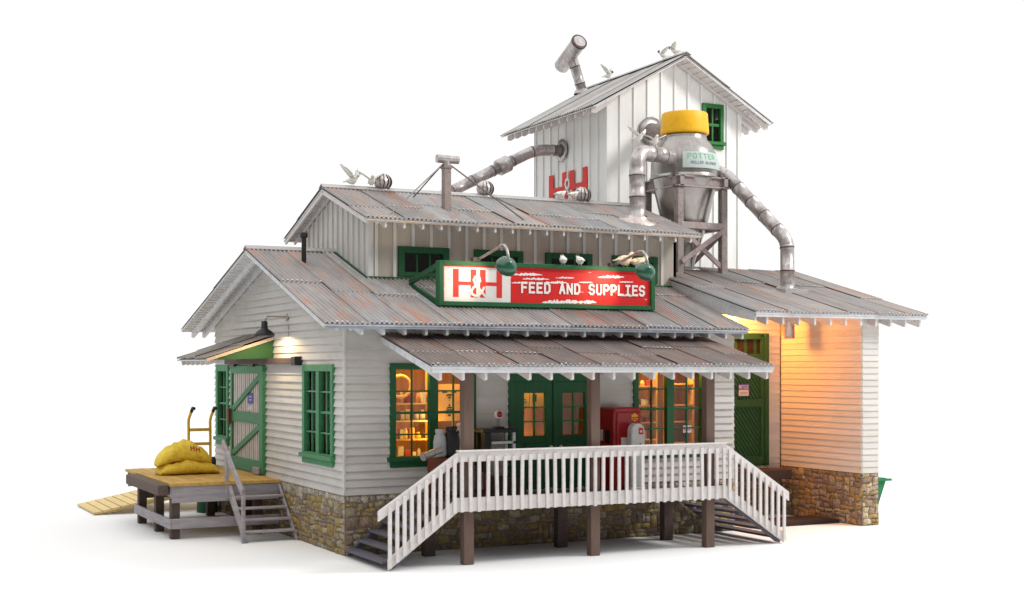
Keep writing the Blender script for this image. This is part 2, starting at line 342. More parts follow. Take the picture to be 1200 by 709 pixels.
def stones(g, pl, u0, u1, z0, z1, seed, inner=-0.12, warm=1.0, pale_top=False):
    """rubble: irregular rows of rough stones, some two rows high, each with a jittered outline and a broken face"""
    rng = random.Random(seed)
    pal = [s2l(140, 118, 72), s2l(128, 110, 92), s2l(142, 134, 124), s2l(122, 108, 104), s2l(150, 132, 88), s2l(128, 112, 78), s2l(116, 100, 88), s2l(146, 138, 116)]
    pl.box(g, u0, u1, z0, z1, inner, 0.004, 'mortar')
    rows = []; z = z0
    while z < z1 - 0.03:
        zt = min(z + rng.choice((0.08, 0.1, 0.12, 0.15)), z1)
        if z1 - zt < 0.06: zt = z1
        rows.append((z, zt)); z = zt
    busy = {}
    wob = lambda u, z: (0.022 * math.sin(3.1 * u + 9 * z) + 0.016 * math.sin(7.7 * u + 4 * z + seed)) if z0 + 0.02 < z < z1 - 0.02 else 0.0
    for ri, (za, zb) in enumerate(rows):
        u = u0
        while u < u1 - 0.005:
            if any(a <= u + 1e-6 < b for a, b in busy.get(ri, [])):
                u = max(b for a, b in busy[ri] if a <= u + 1e-6 < b); continue
            nxt = min([a for a, b in busy.get(ri, []) if a > u] + [u1])
            ub = min(u + rng.uniform(0.08, 0.34), nxt)
            if nxt - ub < 0.07: ub = nxt
            zt = zb
            if rng.random() < 0.22 and ri + 1 < len(rows):
                zt = rows[ri + 1][1]; busy.setdefault(ri + 1, []).append((u, ub))
            j = lambda a: rng.uniform(-a, a)
            jit = lambda x, y: (x + (j(0.028) if u0 < x < u1 else 0), min(z1, max(z0, y + wob(x, y) + (j(0.02) if z0 < y < z1 else 0))))
            gp = 0.006; um = (u + ub) / 2; zm = (za + zt) / 2
            o8 = [jit(u + gp, za + gp), jit(um, za + gp * 0.6), jit(ub - gp, za + gp), jit(ub - gp * 0.6, zm), jit(ub - gp, zt - gp), jit(um, zt - gp * 0.6), jit(u + gp, zt - gp), jit(u + gp * 0.6, zm)]
            d = rng.uniform(0.01, 0.028); k_ = rng.uniform(0.72, 0.86)
            i8 = [(um + (a - um) * k_, zm + (b - zm) * k_) for a, b in o8]
            vs = [pl.p(a, b, -0.01) for a, b in o8] + [pl.p(a, b, d + j(0.012)) for a, b in i8] + [pl.p(um + j(0.03), zm + j(0.02), d + rng.uniform(0.0, 0.018))]
            fs = [(q, (q + 1) % 8, 8 + (q + 1) % 8, 8 + q) for q in range(8)] + [(8 + q, 8 + (q + 1) % 8, 16) for q in range(8)]
            b = rng.choice(pal); k = rng.uniform(0.8, 1.15) * warm
            if pale_top and zt > z1 - 0.02: b = s2l(158, 152, 140)
            g.add(vs, fs, 'stone', tuple(min(1, x * k) for x in b), True)
            u = ub

def corr_roof(g, o, u, v, length, run, m, sheet=0.93, laps=2, seed=1, pitch=0.107, amp=0.024, rusty=0.5, tone=1.0, thick=0.012):
    """corrugated sheets, ribs running up the slope. o: eave corner, u: along the eave, v: up the slope (unit vectors)"""
    rng = random.Random(seed); o = Vector(o); u = Vector(u).normalized(); v = Vector(v).normalized()
    n = u.cross(v).normalized()
    if n.z < 0: n = -n
    col = 0; a = 0.0
    while a < length - 0.02:
        b = min(a + sheet * rng.uniform(0.96, 1.04), length)
        if length - b < 0.3: b = length
        fr = [0.0] + sorted(min(0.9, max(0.12, (k + 1) / (laps + 1) + rng.uniform(-0.17, 0.17))) for k in range(laps)) + [1.0]
        for r in range(len(fr) - 1):
            s0 = fr[r] * run - (0.09 if r else rng.uniform(-0.01, 0.035)); s1 = fr[r + 1] * run
            lift = 0.006 + r * 0.013 + rng.uniform(0, 0.006)
            rise = rng.uniform(0.012, 0.026); drop = rng.uniform(0.0, 0.006)
            q = rng.random()
            t = tone * rng.uniform(0.82, 1.12)
            if q < rusty * 0.3: c = (t * 1.06, t * 0.98, t * 0.94)
            elif q < rusty * 0.7: c = (t * 1.02, t * 0.99, t * 0.97)
            else: c = (t, t * 1.01, t * 1.02)
            aa = a - 0.02; bb = b + (0.05 if b < length else 0)
            k = max(2, int((bb - aa) / pitch * 6))
            vs = []; lip = []
            for i in range(k + 1):
                x = aa + (bb - aa) * i / k
                h = lift + rise * (1 - (x - aa) / (bb - aa)) + amp * math.sin(2 * math.pi * x / pitch) + amp
                p = o + u * x + n * h
                vs += [p + v * s0, p + v * s1 + n * (-0.008 if r < len(fr) - 2 else 0)]
                lip += [p + v * s0, p + v * s0 - n * thick]
            fs = [(2 * i, 2 * i + 2, 2 * i + 3, 2 * i + 1) for i in range(k)]
            g.add(vs, fs, m, c, True)
            g.add(lip, fs, 'chip' if (r == 0 or rng.random() < 0.75) else m, c if r else (0.8, 0.8, 0.82))
            if r and rng.random() < 0.5:      # bright, chipped crests along the sheet end
                cp = []
                x0 = math.ceil(aa / pitch + 0.0) * pitch + pitch * 0.25
                while x0 < bb - 0.03:
                    if rng.random() < 0.85:
                        hh = lift + rise * (1 - (x0 - aa) / (bb - aa)) + 2 * amp + 0.004
                        w2, l2 = pitch * 0.2, rng.uniform(0.02, 0.05)
                        q0 = o + u * x0 + n * hh + v * (s0 - 0.004)
                        g.add([q0 - u * w2, q0 + u * w2, q0 + u * w2 * 0.7 + v * l2, q0 - u * w2 * 0.7 + v * l2], [(0, 1, 2, 3)], 'chip')
                    x0 += pitch
            if r == 0:
                x0 = math.ceil(aa / pitch) * pitch + pitch * 0.25
                while x0 < bb - 0.05:
                    if rng.random() < 0.6:
                        hh = lift + rise * (1 - (x0 - aa) / (bb - aa)) + 2 * amp + 0.004
                        q0 = o + u * x0 + n * hh + v * (s0 - 0.004); w2 = pitch * 0.22
                        g.add([q0 - u * w2, q0 + u * w2, q0 + u * w2 * 0.6 + v * 0.03, q0 - u * w2 * 0.6 + v * 0.03], [(0, 1, 2, 3)], 'chip')
                    x0 += pitch
        a = b; col += 1

def soffit(g, o, u, v, length, run, m='trimgrey', t=0.03, slats=0.0):
    """the boarding under a roof slope; slats: spacing of battens below it"""
    o = Vector(o); u = Vector(u).normalized(); v = Vector(v).normalized(); n = u.cross(v).normalized()
    if n.z < 0: n = -n
    P = [o, o + u * length, o + u * length + v * run, o + v * run]
    g.prism([p - n * 0.004 for p in P], n * -t, m)

# strokes: a monoline alphabet
GL = {'F': [[(0, 0), (0, 1), (.9, 1)], [(0, .52), (.75, .52)]], 'E': [[(.9, 0), (0, 0), (0, 1), (.9, 1)], [(0, .52), (.75, .52)]],
 'D': [[(0, 0), (0, 1), (.55, 1), (.9, .8), (.9, .2), (.55, 0), (0, 0)]], 'A': [[(0, 0), (.45, 1), (.9, 0)], [(.17, .33), (.73, .33)]],
 'N': [[(0, 0), (0, 1), (.9, 0), (.9, 1)]], 'S': [[(.9, .85), (.65, 1), (.25, 1), (0, .82), (0, .64), (.2, .52), (.7, .48), (.9, .36), (.9, .18), (.65, 0), (.25, 0), (0, .15)]],
 'U': [[(0, 1), (0, .2), (.25, 0), (.65, 0), (.9, .2), (.9, 1)]], 'P': [[(0, 0), (0, 1), (.6, 1), (.9, .85), (.9, .6), (.6, .45), (0, .45)]],
 'L': [[(0, 1), (0, 0), (.9, 0)]], 'I': [[(.1, 1), (.8, 1)], [(.45, 1), (.45, 0)], [(.1, 0), (.8, 0)]],
 'O': [[(.25, 0), (0, .2), (0, .8), (.25, 1), (.65, 1), (.9, .8), (.9, .2), (.65, 0), (.25, 0)]], 'T': [[(0, 1), (.9, 1)], [(.45, 1), (.45, 0)]],
 'C': [[(.9, .82), (.65, 1), (.25, 1), (0, .8), (0, .2), (.25, 0), (.65, 0), (.9, .18)]], 'R': [[(0, 0), (0, 1), (.6, 1), (.9, .85), (.9, .62), (.6, .48), (0, .48)], [(.5, .48), (.9, 0)]],
 'G': [[(.9, .82), (.65, 1), (.25, 1), (0, .8), (0, .2), (.25, 0), (.65, 0), (.9, .18), (.9, .48), (.5, .48)]], 'H': [[(0, 0), (0, 1)], [(.9, 0), (.9, 1)], [(0, .5), (.9, .5)]],
 'B': [[(0, 0), (0, 1), (.6, 1), (.85, .85), (.85, .66), (.6, .53), (0, .53)], [(.6, .53), (.9, .38), (.9, .15), (.6, 0), (0, 0)]], 'M': [[(0, 0), (0, 1), (.45, .4), (.9, 1), (.9, 0)]],
 '&': [[(1.0, .0), (.32, .62), (.22, .8), (.3, .95), (.45, 1), (.6, .93), (.65, .78), (.55, .62), (.2, .42), (.05, .25), (.1, .08), (.3, 0), (.55, .03), (.78, .2), (.92, .42)]]}
def write(g, text, place, h, w, adv, th, m, z=0.0):
    """place(u, z) -> point on the sign; letters are flat strokes of width th with round joints"""
    u = 0.0; n_s = 0
    for ch in text:
        for pl in GL.get(ch, []):
            q = [(u + x * w, y * h) for x, y in pl]
            for a, b in zip(q, q[1:]):
                dx, dy = b[0] - a[0], b[1] - a[1]; ln = math.hypot(dx, dy)
                ex, ey = dx / ln * th * 0.42, dy / ln * th * 0.42; nx, ny = -dy / ln * th / 2, dx / ln * th / 2
                P = [(a[0] - ex + nx, a[1] - ey + ny), (b[0] + ex + nx, b[1] + ey + ny), (b[0] + ex - nx, b[1] + ey - ny), (a[0] - ex - nx, a[1] - ey - ny)]
                n_s += 1; lift = 0.00025 * (n_s % 40)
                g.add([place(x, y, lift) for x, y in P], [(0, 1, 2, 3)], m)
        u += adv

# ------------------------------------------------------------------ ground
g = G(); g.add([(-400, -400, 0), (400, -400, 0), (400, 400, 0), (-400, 400, 0)], [(0, 1, 2, 3)], 'paper')
ground = g.build('ground'); ground['kind'] = 'structure'

# ================================================================== the store
store = thing('feed_store', 'long white clapboard feed store on a rubble stone base with rusty corrugated roofs', 'building', (4.9, 5.1, 0))
XW, YB = 9.74, 10.25                # size of the main block
ST = 1.25                           # top of the stone base
EZ, EY, RY, RZ = 4.75, -0.77, 4.87, 6.64
SL = (RZ - EZ) / (RY - EY)
BY, BZ = 11.3, 4.9
SB = (RZ - BZ) / (BY - RY)
topf = lambda y: (EZ + SL * (y - EY) if y < RY else RZ - SB * (y - RY)) - 0.09

g = G()
stones(g, FRONT, 0.0, XW, 0, ST, 3, pale_top=True)
stones(g, LEFT, 0.0, YB, 0, ST, 5, pale_top=True)
g.build('foundation', store, recalc=True)

WIN_F = [(0.97, 2.95, 1.93, 3.97), (6.93, 8.93, 1.93, 3.97)]
DOOR_F = (3.74, 6.02, 1.17, 3.74)
WIN_L = [(0.58, 2.60, 1.93, 3.95), (8.78, 9.98, 1.95, 3.95)]
DOOR_L = (5.48, 8.42, 1.30, 3.93)

g = G()
siding(g, FRONT, ST, topf(0) , lambda z: (0.0, XW), WIN_F + [DOOR_F])
g.build('front_wall', store)
g = G()
def gspan(z):
    if z <= topf(0): a = 0.0
    else: a = (z + 0.09 - EZ) / SL + EY
    if z <= topf(YB): b = YB
    else: b = RY + (RZ - z - 0.09) / SB
    return (a, max(a, b))
siding(g, LEFT, ST, RZ - 0.1, gspan, WIN_L + [DOOR_L], zbreaks=(topf(0), topf(YB)))
g.build('gable_wall', store)
g = G()
siding(g, Plane((XW, 0, 0), (0, 1, 0), (1, 0, 0)), 0, topf(0), lambda z: (0, YB))
siding(g, Plane((0, YB, 0), (1, 0, 0), (0, 1, 0)), 0, topf(YB), lambda z: (0, XW))
g.build('rear_wall', store)
g = G()
g.box(-0.05, -0.004, -0.05, 0.012, ST + 0.01, topf(0), 'siding')
g.build('corner_board', store)

# roof of the main block
g = G()
vF = Vector((0, 1, SL)).normalized(); rF = math.hypot(RY - EY, RZ - EZ)
corr_roof(g, (-0.7, EY, EZ), (1, 0, 0), vF, 10.34, rF, 'tin', seed=11, rusty=0.9, laps=1)
soffit(g, (-0.7, EY, EZ - 0.005), (1, 0, 0), vF, 10.34, rF)
vB = Vector((0, -1, SB)).normalized(); rB = math.hypot(BY - RY, RZ - BZ)
corr_roof(g, (-0.7, BY, BZ), (1, 0, 0), vB, 10.34, rB, 'tin', seed=12, rusty=0.9, laps=1)
soffit(g, (-0.7, BY, BZ - 0.005), (1, 0, 0), vB, 10.34, rB)
main_roof = g.build('roof', store, recalc=False)
g = G()   # ridge cap
for s_ in (0,):
    g.prism([(-0.72, RY - 0.17, RZ + 0.03), (-0.72, RY, RZ + 0.125), (-0.72, RY + 0.17, RZ + 0.03), (-0.72, RY + 0.16, RZ + 0.01), (-0.72, RY, RZ + 0.1), (-0.72, RY - 0.16, RZ + 0.01)], (2.3, 0, 0), 'tin_pale')
g.build('ridge_cap', main_roof)
g = G()   # fascia and barge boards
g.box(-0.68, 9.62, EY + 0.02, EY + 0.06, EZ - 0.085, EZ + 0.026, 'fascia_blue')
for x, h in ((-0.68, 0.05), (-0.4, 0.11), (-0.12, 0.11)):
    g.beam((x, EY + 0.1, EZ - 0.02 - h / 2), (x, RY - 0.02, RZ - 0.06 - h / 2), 0.03, h, 'trimgrey')
g.build('barge_board', main_roof)
for x in (-0.42, -0.12):
    g = G()
    e = 0.0
    g.prism([(x, BY - 0.05 + e, BZ - 0.03), (x, BY - 0.02, BZ - 0.17), (x, BY - 0.1, BZ - 0.2), (x, RY + 0.03, RZ - 0.19), (x, RY + 0.03, RZ - 0.05)], (0.07, 0, 0), 'trimgrey')
    g.build('rafter', main_roof)
g = G()   # underside battens of the gable overhang
k = 0
while k < 30:
    s_ = 0.12 + k * 0.215
    if s_ > rB - 0.15: break
    p = Vector((-0.68, BY, BZ - 0.05)) + vB * s_
    g.beam(p, p + Vector((0.62, 0, 0)), 0.05, 0.03, 'white'); k += 1
g.build('soffit_batten', main_roof); g = G()
k = 0
while k < 30:
    s_ = 0.12 + k * 0.215
    if s_ > rF - 0.15: break
    p = Vector((-0.68, EY, EZ - 0.05)) + vF * s_
    g.beam(p, p + Vector((0.62, 0, 0)), 0.05, 0.03, 'white'); k += 1
g.build('soffit_batten', main_roof)
x = 0.08
while x < 9.5:
    g = G()
    g.prism([(x, EY + 0.07, EZ - 0.06), (x, EY + 0.07, EZ - 0.19), (x, EY + 0.12, EZ - 0.21), (x, -0.01, EZ - 0.02), (x, -0.01, EZ + 0.1)], (0.055, 0, 0), 'trimgrey')
    g.build('rafter', main_roof); x += 0.47

# ---- windows and doors
def window(parent, pl, u0, u1, z0, z1, sashes, cols, rows, m='green', fw=0.13, depth=0.075, sill=True, pane=True, name='window', mw=0.035, mid=0.2):
    g = G()
    d0 = 0.0
    pl.box(g, u0, u0 + fw, z0, z1, -0.06, depth, m); pl.box(g, u1 - fw, u1, z0, z1, -0.06, depth, m)
    pl.box(g, u0 + fw, u1 - fw, z1 - fw, z1, -0.06, depth - 0.003, m); pl.box(g, u0 + fw, u1 - fw, z0, z0 + fw * 0.7, -0.06, depth - 0.003, m)
    iu0, iu1, iz0, iz1 = u0 + fw, u1 - fw, z0 + fw * 0.7, z1 - fw
    w = (iu1 - iu0 - mid * (sashes - 1)) / sashes
    for s_ in range(sashes):
        a = iu0 + s_ * (w + mid); b = a + w
        if s_: pl.box(g, a - mid, a, iz0, iz1, -0.06, depth - 0.01, m)
        for k in range(1, cols):
            x = a + w * k / cols; pl.box(g, x - mw / 2, x + mw / 2, iz0, iz1, -0.03, 0.02, m)
        for k in range(1, rows):
            z = iz0 + (iz1 - iz0) * k / rows
            t2 = mw * (1.5 if k * 2 == rows else 1.0)
            pl.box(g, a, b, z - t2 / 2, z + t2 / 2, -0.034, 0.024, m)
    o = g.build(name, parent, bevel=0.006)
    if sill:
        g = G(); pl.box(g, u0 - 0.06, u1 + 0.06, z0 - 0.015, z0 + 0.075, -0.02, depth + 0.06, m); pl.box(g, u0, u1, z0 - 0.14, z0 - 0.016, 0.0, depth, m)
        g.build('sill', o, bevel=0.006)
    if pane:
        g = G(); pl.box(g, iu0, iu1, iz0, iz1, -0.012, -0.006, 'glass'); g.build('pane', o)
    return o

for (a, b, c, d) in WIN_F: window(store, FRONT, a, b, c, d, 2, 2, 4)
for i, (a, b, c, d) in enumerate(WIN_L): window(store, LEFT, a, b, c, d, 2 if i == 0 else 1, 2, 4, m='green_lit_side', fw=0.15 if i == 0 else 0.17)

def entry_door(u0, u1, ul, uh):
    g = G(); z0, z1 = 1.2, 3.569
    zl, zh = 2.38, 3.32
    FRONT.box(g, u0, ul, z0, z1, -0.05, 0.03, 'green'); FRONT.box(g, uh, u1, z0, z1, -0.05, 0.03, 'green')
    FRONT.box(g, ul, uh, zh, z1, -0.05, 0.029, 'green'); FRONT.box(g, ul, uh, z0, zl, -0.05, 0.029, 'green')
    FRONT.box(g, ul + 0.02, uh - 0.02, z0 + 0.15, zl - 0.16, 0.029, 0.045, 'green')
    x = (ul + uh) / 2
    FRONT.box(g, x - 0.02, x + 0.02, zl, zh, -0.03, 0.015, 'window_green')
    for k in (1, 2):
        z = zl + (zh - zl) * k / 3; FRONT.box(g, ul, uh, z - 0.018, z + 0.018, -0.033, 0.019, 'window_green')
    d = g.build('door', store, bevel=0.006)
    g = G(); FRONT.box(g, ul, uh, zl, zh, -0.02, -0.014, 'glass'); g.build('pane', d)
    return d
g = G()
FRONT.box(g, DOOR_F[0], DOOR_F[0] + 0.13, 1.16, DOOR_F[3], -0.05, 0.08, 'green'); FRONT.box(g, DOOR_F[1] - 0.13, DOOR_F[1], 1.16, DOOR_F[3], -0.05, 0.08, 'green')
FRONT.box(g, DOOR_F[0] + 0.13, DOOR_F[1] - 0.13, 3.57, DOOR_F[3], -0.05, 0.077, 'green'); FRONT.box(g, 4.845, 4.925, 1.2, 3.57, -0.05, 0.06, 'green')
g.build('door_frame', store, bevel=0.006)
for (a, b, ul, uh, kx) in ((3.88, 4.84, 4.13, 4.66, 4.78), (4.93, 5.88, 5.1, 5.66, 5.03)):
    d = entry_door(a, b, ul, uh)
    g = G(); g.lathe([(0.0, 0.0), (0.045, 0.01), (0.05, 0.03), (0.03, 0.05), (0.0, 0.052)], FRONT.p(kx, 2.12, 0.05), 'enamel', 10, axis=(0, -1, 0))
    g.build('handle', d)

# sliding barn door on the gable wall
g = G(); a, b, c, d_ = DOOR_L
n_ = 15
for k in range(n_):
    u0 = a + 0.1 + (b - a - 0.2) * k / n_; u1 = a + 0.1 + (b - a - 0.2) * (k + 1) / n_
    LEFT.box(g, u0, u1 - 0.055, c + 0.05, d_ - 0.05, -0.02, 0.05 + 0.004 * (k % 2), 'siding', (1.02, 0.97, 0.97)); LEFT.box(g, u1 - 0.056, u1, c + 0.05, d_ - 0.05, -0.02, 0.012, 'darkwood')
bd = g.build('door', store)
bd['label'] = 'sliding plank barn door with green frame and diagonal braces'
g = G()
LEFT.box(g, a, a + 0.3, c, d_, 0.0, 0.12, 'green_lit_side'); LEFT.box(g, b - 0.13, b, c, d_, 0.0, 0.1, 'green_lit_side')
for z0, z1 in ((c, c + 0.3), (d_ - 0.2, d_), (2.5, 2.76)): LEFT.box(g, a + 0.3, b - 0.13, z0, z1, 0.0, 0.097, 'green_lit_side')
LEFT.beam(g, (a + 0.36, d_ - 0.27), (b - 0.2, 2.82), 0.15, 0.05, 0.078, 'green_lit_side')
LEFT.beam(g, (a + 0.36, 2.44), (b - 0.2, c + 0.38), 0.15, 0.05, 0.078, 'green_lit_side')
g.build('door_frame', bd, bevel=0.006)
g = G(); LEFT.box(g, b - 0.12, b + 0.04, 2.42, 2.82, 0.12, 0.19, 'leather'); g.build('latch', bd, bevel=0.01)
g = G(); LEFT.box(g, a + 1.0, a + 1.45, 2.98, 3.25, 0.052, 0.062, 'blue'); LEFT.box(g, a + 1.12, a + 1.34, 3.14, 3.17, 0.062, 0.066, 'notice_paper'); LEFT.box(g, a + 1.12, a + 1.3, 3.06, 3.09, 0.062, 0.066, 'notice_paper')
LEFT.box(g, a + 1.05, a + 1.4, 2.82, 2.93, 0.052, 0.06, 'notice_paper'); g.build('notice', bd)
g = G(); LEFT.box(g, a + 0.15, a + 0.6, c - 0.02, c + 0.16, 0.12, 0.2, 'greywood'); g.build('door_stop', bd, bevel=0.02)
g = G(); LEFT.box(g, 2.75, 8.75, 3.965, 4.1, 0.04, 0.17, 'darkwood'); LEFT.box(g, 2.72, 3.0, 3.93, 4.13, 0.03, 0.2, 'black')
for y in (6.2, 7.9): LEFT.box(g, y, y + 0.5, 3.9, 3.98, 0.1, 0.15, 'black')
g.build('door_track', store, bevel=0.01)

# awning over the barn door
g = G(); A0, A1 = 4.84, 7.7
vA = Vector((1.63, 0, 0.53)).normalized(); rA = math.hypot(1.63, 0.53)
corr_roof(g, (-1.66, A0, 4.08), (0, 1, 0), vA, A1 - A0, rA, 'tin_awning', seed=21, laps=1, rusty=0.2, tone=1.0)
soffit(g, (-1.66, A0, 4.07), (0, 1, 0), vA, A1 - A0, rA, 'trimgrey')
aw = g.build('awning', store, recalc=False)
g = G(); g.prism([(-0.01, A0 + 0.03, 4.53), (-0.01, A0 + 0.03, 4.1), (-1.45, A0 + 0.03, 4.06), (-1.55, A0 + 0.03, 4.06)], (0, 0.04, 0), 'green_board'); g.build('awning_bracket', aw); g = G()
g.prism([(-0.01, A1 - 0.08, 4.53), (-0.01, A1 - 0.08, 4.1), (-1.45, A1 - 0.08, 4.06), (-1.55, A1 - 0.08, 4.06)], (0, 0.04, 0), 'green_board'); g.build('awning_bracket', aw)
g = G(); g.beam((-1.64, A0 - 0.015, 4.055), (-0.02, A0 - 0.015, 4.58), 0.04, 0.07, 'raw_wood'); g.build('barge_board', aw)
for k in range(6):
    y = A0 + 0.25 + k * (A1 - A0 - 0.5) / 5
    g = G(); g.prism([(-1.6, y, 4.05), (-1.57, y, 3.93), (-1.4, y, 3.98), (-0.02, y, 4.43), (-0.02, y, 4.54)], (0, 0.05, 0), 'white'); g.build('rafter', aw)

# clerestory
CX0, CX1, CY0, CY1 = 1.52, 9.86, 2.6, 7.2
CE, CEY, CR, CRY = 7.19, 1.83, 8.19, 4.87
CS = (CR - CE) / (CRY - CEY); CBY = 7.9
cl_top = lambda y: (CE + CS * (y - CEY) if y < CRY else CR - CS * (y - CRY)) - 0.08
CLF = Plane((0, CY0, 0), (1, 0, 0), (0, -1, 0)); CLL = Plane((CX0, 0, 0), (0, 1, 0), (-1, 0, 0))
WIN_C = [(2.22, 3.49, 5.98, 6.67), (4.15, 5.44, 5.98, 6.67), (6.06, 7.36, 5.98, 6.67), (7.95, 9.27, 5.98, 6.67)]
base_f = EZ + SL * (CY0 - EY)
mr_ = lambda y: (EZ + SL * (y - EY) if y < RY else RZ - SB * (y - RY))
g = G()
battens(g, CLF, CX0, CX1, lambda u: base_f - 0.05, lambda u: cl_top(CY0), WIN_C, step=0.455, first=0.16, m='batten_eave_shade', m2='batten', bw=0.075)
battens(g, CLL, CY0, CY1, lambda u: mr_(u) - 0.05, cl_top, (), step=0.36, first=0.3, ridge=CRY)
battens(g, Plane((CX1, 0, 0), (0, 1, 0), (1, 0, 0)), CY0, CY1, lambda u: 4.9, cl_top, (), step=0.46, first=0.3, ridge=CRY)
battens(g, Plane((0, CY1, 0), (1, 0, 0), (0, 1, 0)), CX0, CX1, lambda u: mr_(CY1) - 0.1, lambda u: cl_top(CY1))
g.box(CX0 - 0.03, CX0 + 0.09, CY0 - 0.036, CY0 - 0.003, base_f, cl_top(CY0) - 0.01, 'batten'); g.box(CX0 - 0.034, CX0 - 0.003, CY0 - 0.034, CY0 + 0.1, base_f, cl_top(CY0) - 0.01, 'batten')
g.build('clerestory_wall', store)
g = G()
vC = Vector((0, 1, CS)).normalized(); rC = math.hypot(CRY - CEY, CR - CE)
corr_roof(g, (1.17, CEY, CE), (1, 0, 0), vC, 8.95, rC, 'tin', seed=31, laps=1, rusty=0.8, tone=1.02)
soffit(g, (1.17, CEY, CE - 0.005), (1, 0, 0), vC, 8.95, rC)
vC2 = Vector((0, -1, CS)).normalized(); rC2 = math.hypot(CBY - CRY, CR - (CR - CS * (CBY - CRY)))
corr_roof(g, (1.17, CBY, CR - CS * (CBY - CRY)), (1, 0, 0), vC2, 8.95, rC2, 'tin', seed=32, laps=1, rusty=0.8, tone=1.02)
soffit(g, (1.17, CBY, CR - CS * (CBY - CRY) - 0.005), (1, 0, 0), vC2, 8.95, rC2)
clr = g.build('clerestory_roof', store, recalc=False)
g = G()
g.prism([(1.15, CRY - 0.18, CR + 0.035), (1.15, CRY, CR + 0.13), (1.15, CRY + 0.18, CR + 0.035), (1.15, CRY + 0.17, CR + 0.015), (1.15, CRY, CR + 0.105), (1.15, CRY - 0.17, CR + 0.015)], (8.99, 0, 0), 'tin_pale')
g.build('ridge_cap', clr)
g = G()
g.box(1.19, 10.1, CEY + 0.02, CEY + 0.055, CE - 0.06, CE + 0.026, 'raw_wood')
for x in (1.21, 1.45):
    g.beam((x, CEY + 0.06, CE - 0.065), (x, CRY - 0.02, CR - 0.09), 0.05, 0.09, 'white'); g.beam((x, CBY - 0.06, CR - CS * (CBY - CRY) - 0.065), (x, CRY + 0.02, CR - 0.09), 0.05, 0.09, 'white')
g.build('barge_board', clr)
x = 1.62
while x < 10.0:
    g = G(); g.prism([(x, CEY + 0.06, CE - 0.05), (x, CEY + 0.06, CE - 0.17), (x, CEY + 0.1, CE - 0.19), (x, CY0 - 0.01, cl_top(CY0) - 0.06), (x, CY0 - 0.01, cl_top(CY0) + 0.03)], (0.05, 0, 0), 'white')
    g.build('rafter', clr); x += 0.455
g = G(); k = 0
while True:
    s_ = 0.12 + k * 0.215
    if s_ > rC2 - 0.1: break
    p = Vector((1.19, CBY, CR - CS * (CBY - CRY) - 0.05)) + vC2 * s_; g.beam(p, p + Vector((0.32, 0, 0)), 0.05, 0.025, 'white'); k += 1
g.build('soffit_batten', clr)
for (a, b, c, d) in WIN_C: window(store, CLF, a, b, c, d, 1, 3, 1, fw=0.15, depth=0.07, sill=False, mw=0.05)
g = G()
g.box(CX0 - 0.05, CX1 + 0.02, CY0 - 0.1, CY0 - 0.037, base_f - 0.02, base_f + 0.075, 'green')
g.beam((CX0 - 0.07, CY0 - 0.08, base_f + 0.02), (CX0 - 0.07, RY, RZ + 0.05), 0.06, 0.07, 'green')
g.build('flashing', store)
g = G()     # dark lining behind the clerestory windows
g.box(CX0 + 0.3, CX1 - 0.3, CY0 + 0.5, CY0 + 0.55, 5.6, 6.9, 'room_dark', (0.3, 0.35, 0.4)); g.build('dark_backing', store)

# ---- rooms behind the windows
g = G()
g.box(0.5, 9.5, 2.0, 2.05, 1.2, 4.3, 'room_wood'); g.box(0.45, 0.5, 0.12, 2.05, 1.2, 4.3, 'room_wood'); g.box(9.5, 9.55, 0.12, 2.05, 1.2, 4.3, 'room_wood')
g.box(0.45, 9.55, 0.12, 2.05, 4.3, 4.35, 'room_dark'); g.box(0.45, 9.55, 0.12, 2.05, 1.12, 1.2, 'room_dark')
g.box(3.4, 3.45, 0.12, 2.0, 1.2, 4.3, 'room_wood'); g.box(3.45, 4.86, 0.85, 0.9, 1.2, 4.3, 'room_wood'); g.box(6.2, 6.25, 0.12, 2.0, 1.2, 4.3, 'room_wood')
g.box(4.86, 4.91, 0.12, 2.0, 1.2, 4.3, 'room_dark'); g.box(4.91, 6.2, 0.75, 0.8, 1.2, 4.3, 'room_wood', (0.7, 0.62, 0.55))
g.build('shop_room', store)
g = G(); g.box(0.4, 0.44, 0.4, 9.9, 1.3, 4.3, 'room_dark', (0.35, 0.3, 0.28)); g.build('dark_backing', store)  # dark sheet added so the gable windows do not show the lit shop
def room_light(x, y, z, p, col=(1, 0.58, 0.15)):
    l = bpy.data.lights.new('shop_room_light', 'POINT'); l.energy = p; l.color = col; l.shadow_soft_size = 0.15
    o = bpy.data.objects.new('shop_room_light', l); COL.objects.link(o); o.location = (x, y, z)
for x, y, z, p in ((1.5, 0.4, 4.05, 62), (2.6, 0.4, 4.05, 70), (1.9, 0.35, 1.6, 32), (2.0, 0.3, 2.6, 30), (4.35, 0.25, 4.0, 85), (4.4, 0.3, 1.9, 55), (5.4, 0.3, 4.0, 20), (5.4, 0.3, 1.8, 14), (7.4, 0.45, 4.05, 42), (8.5, 0.4, 4.05, 70), (8.0, 0.4, 1.5, 24)): room_light(x, y, z, p)  # includes low fill added to make the door panes glow

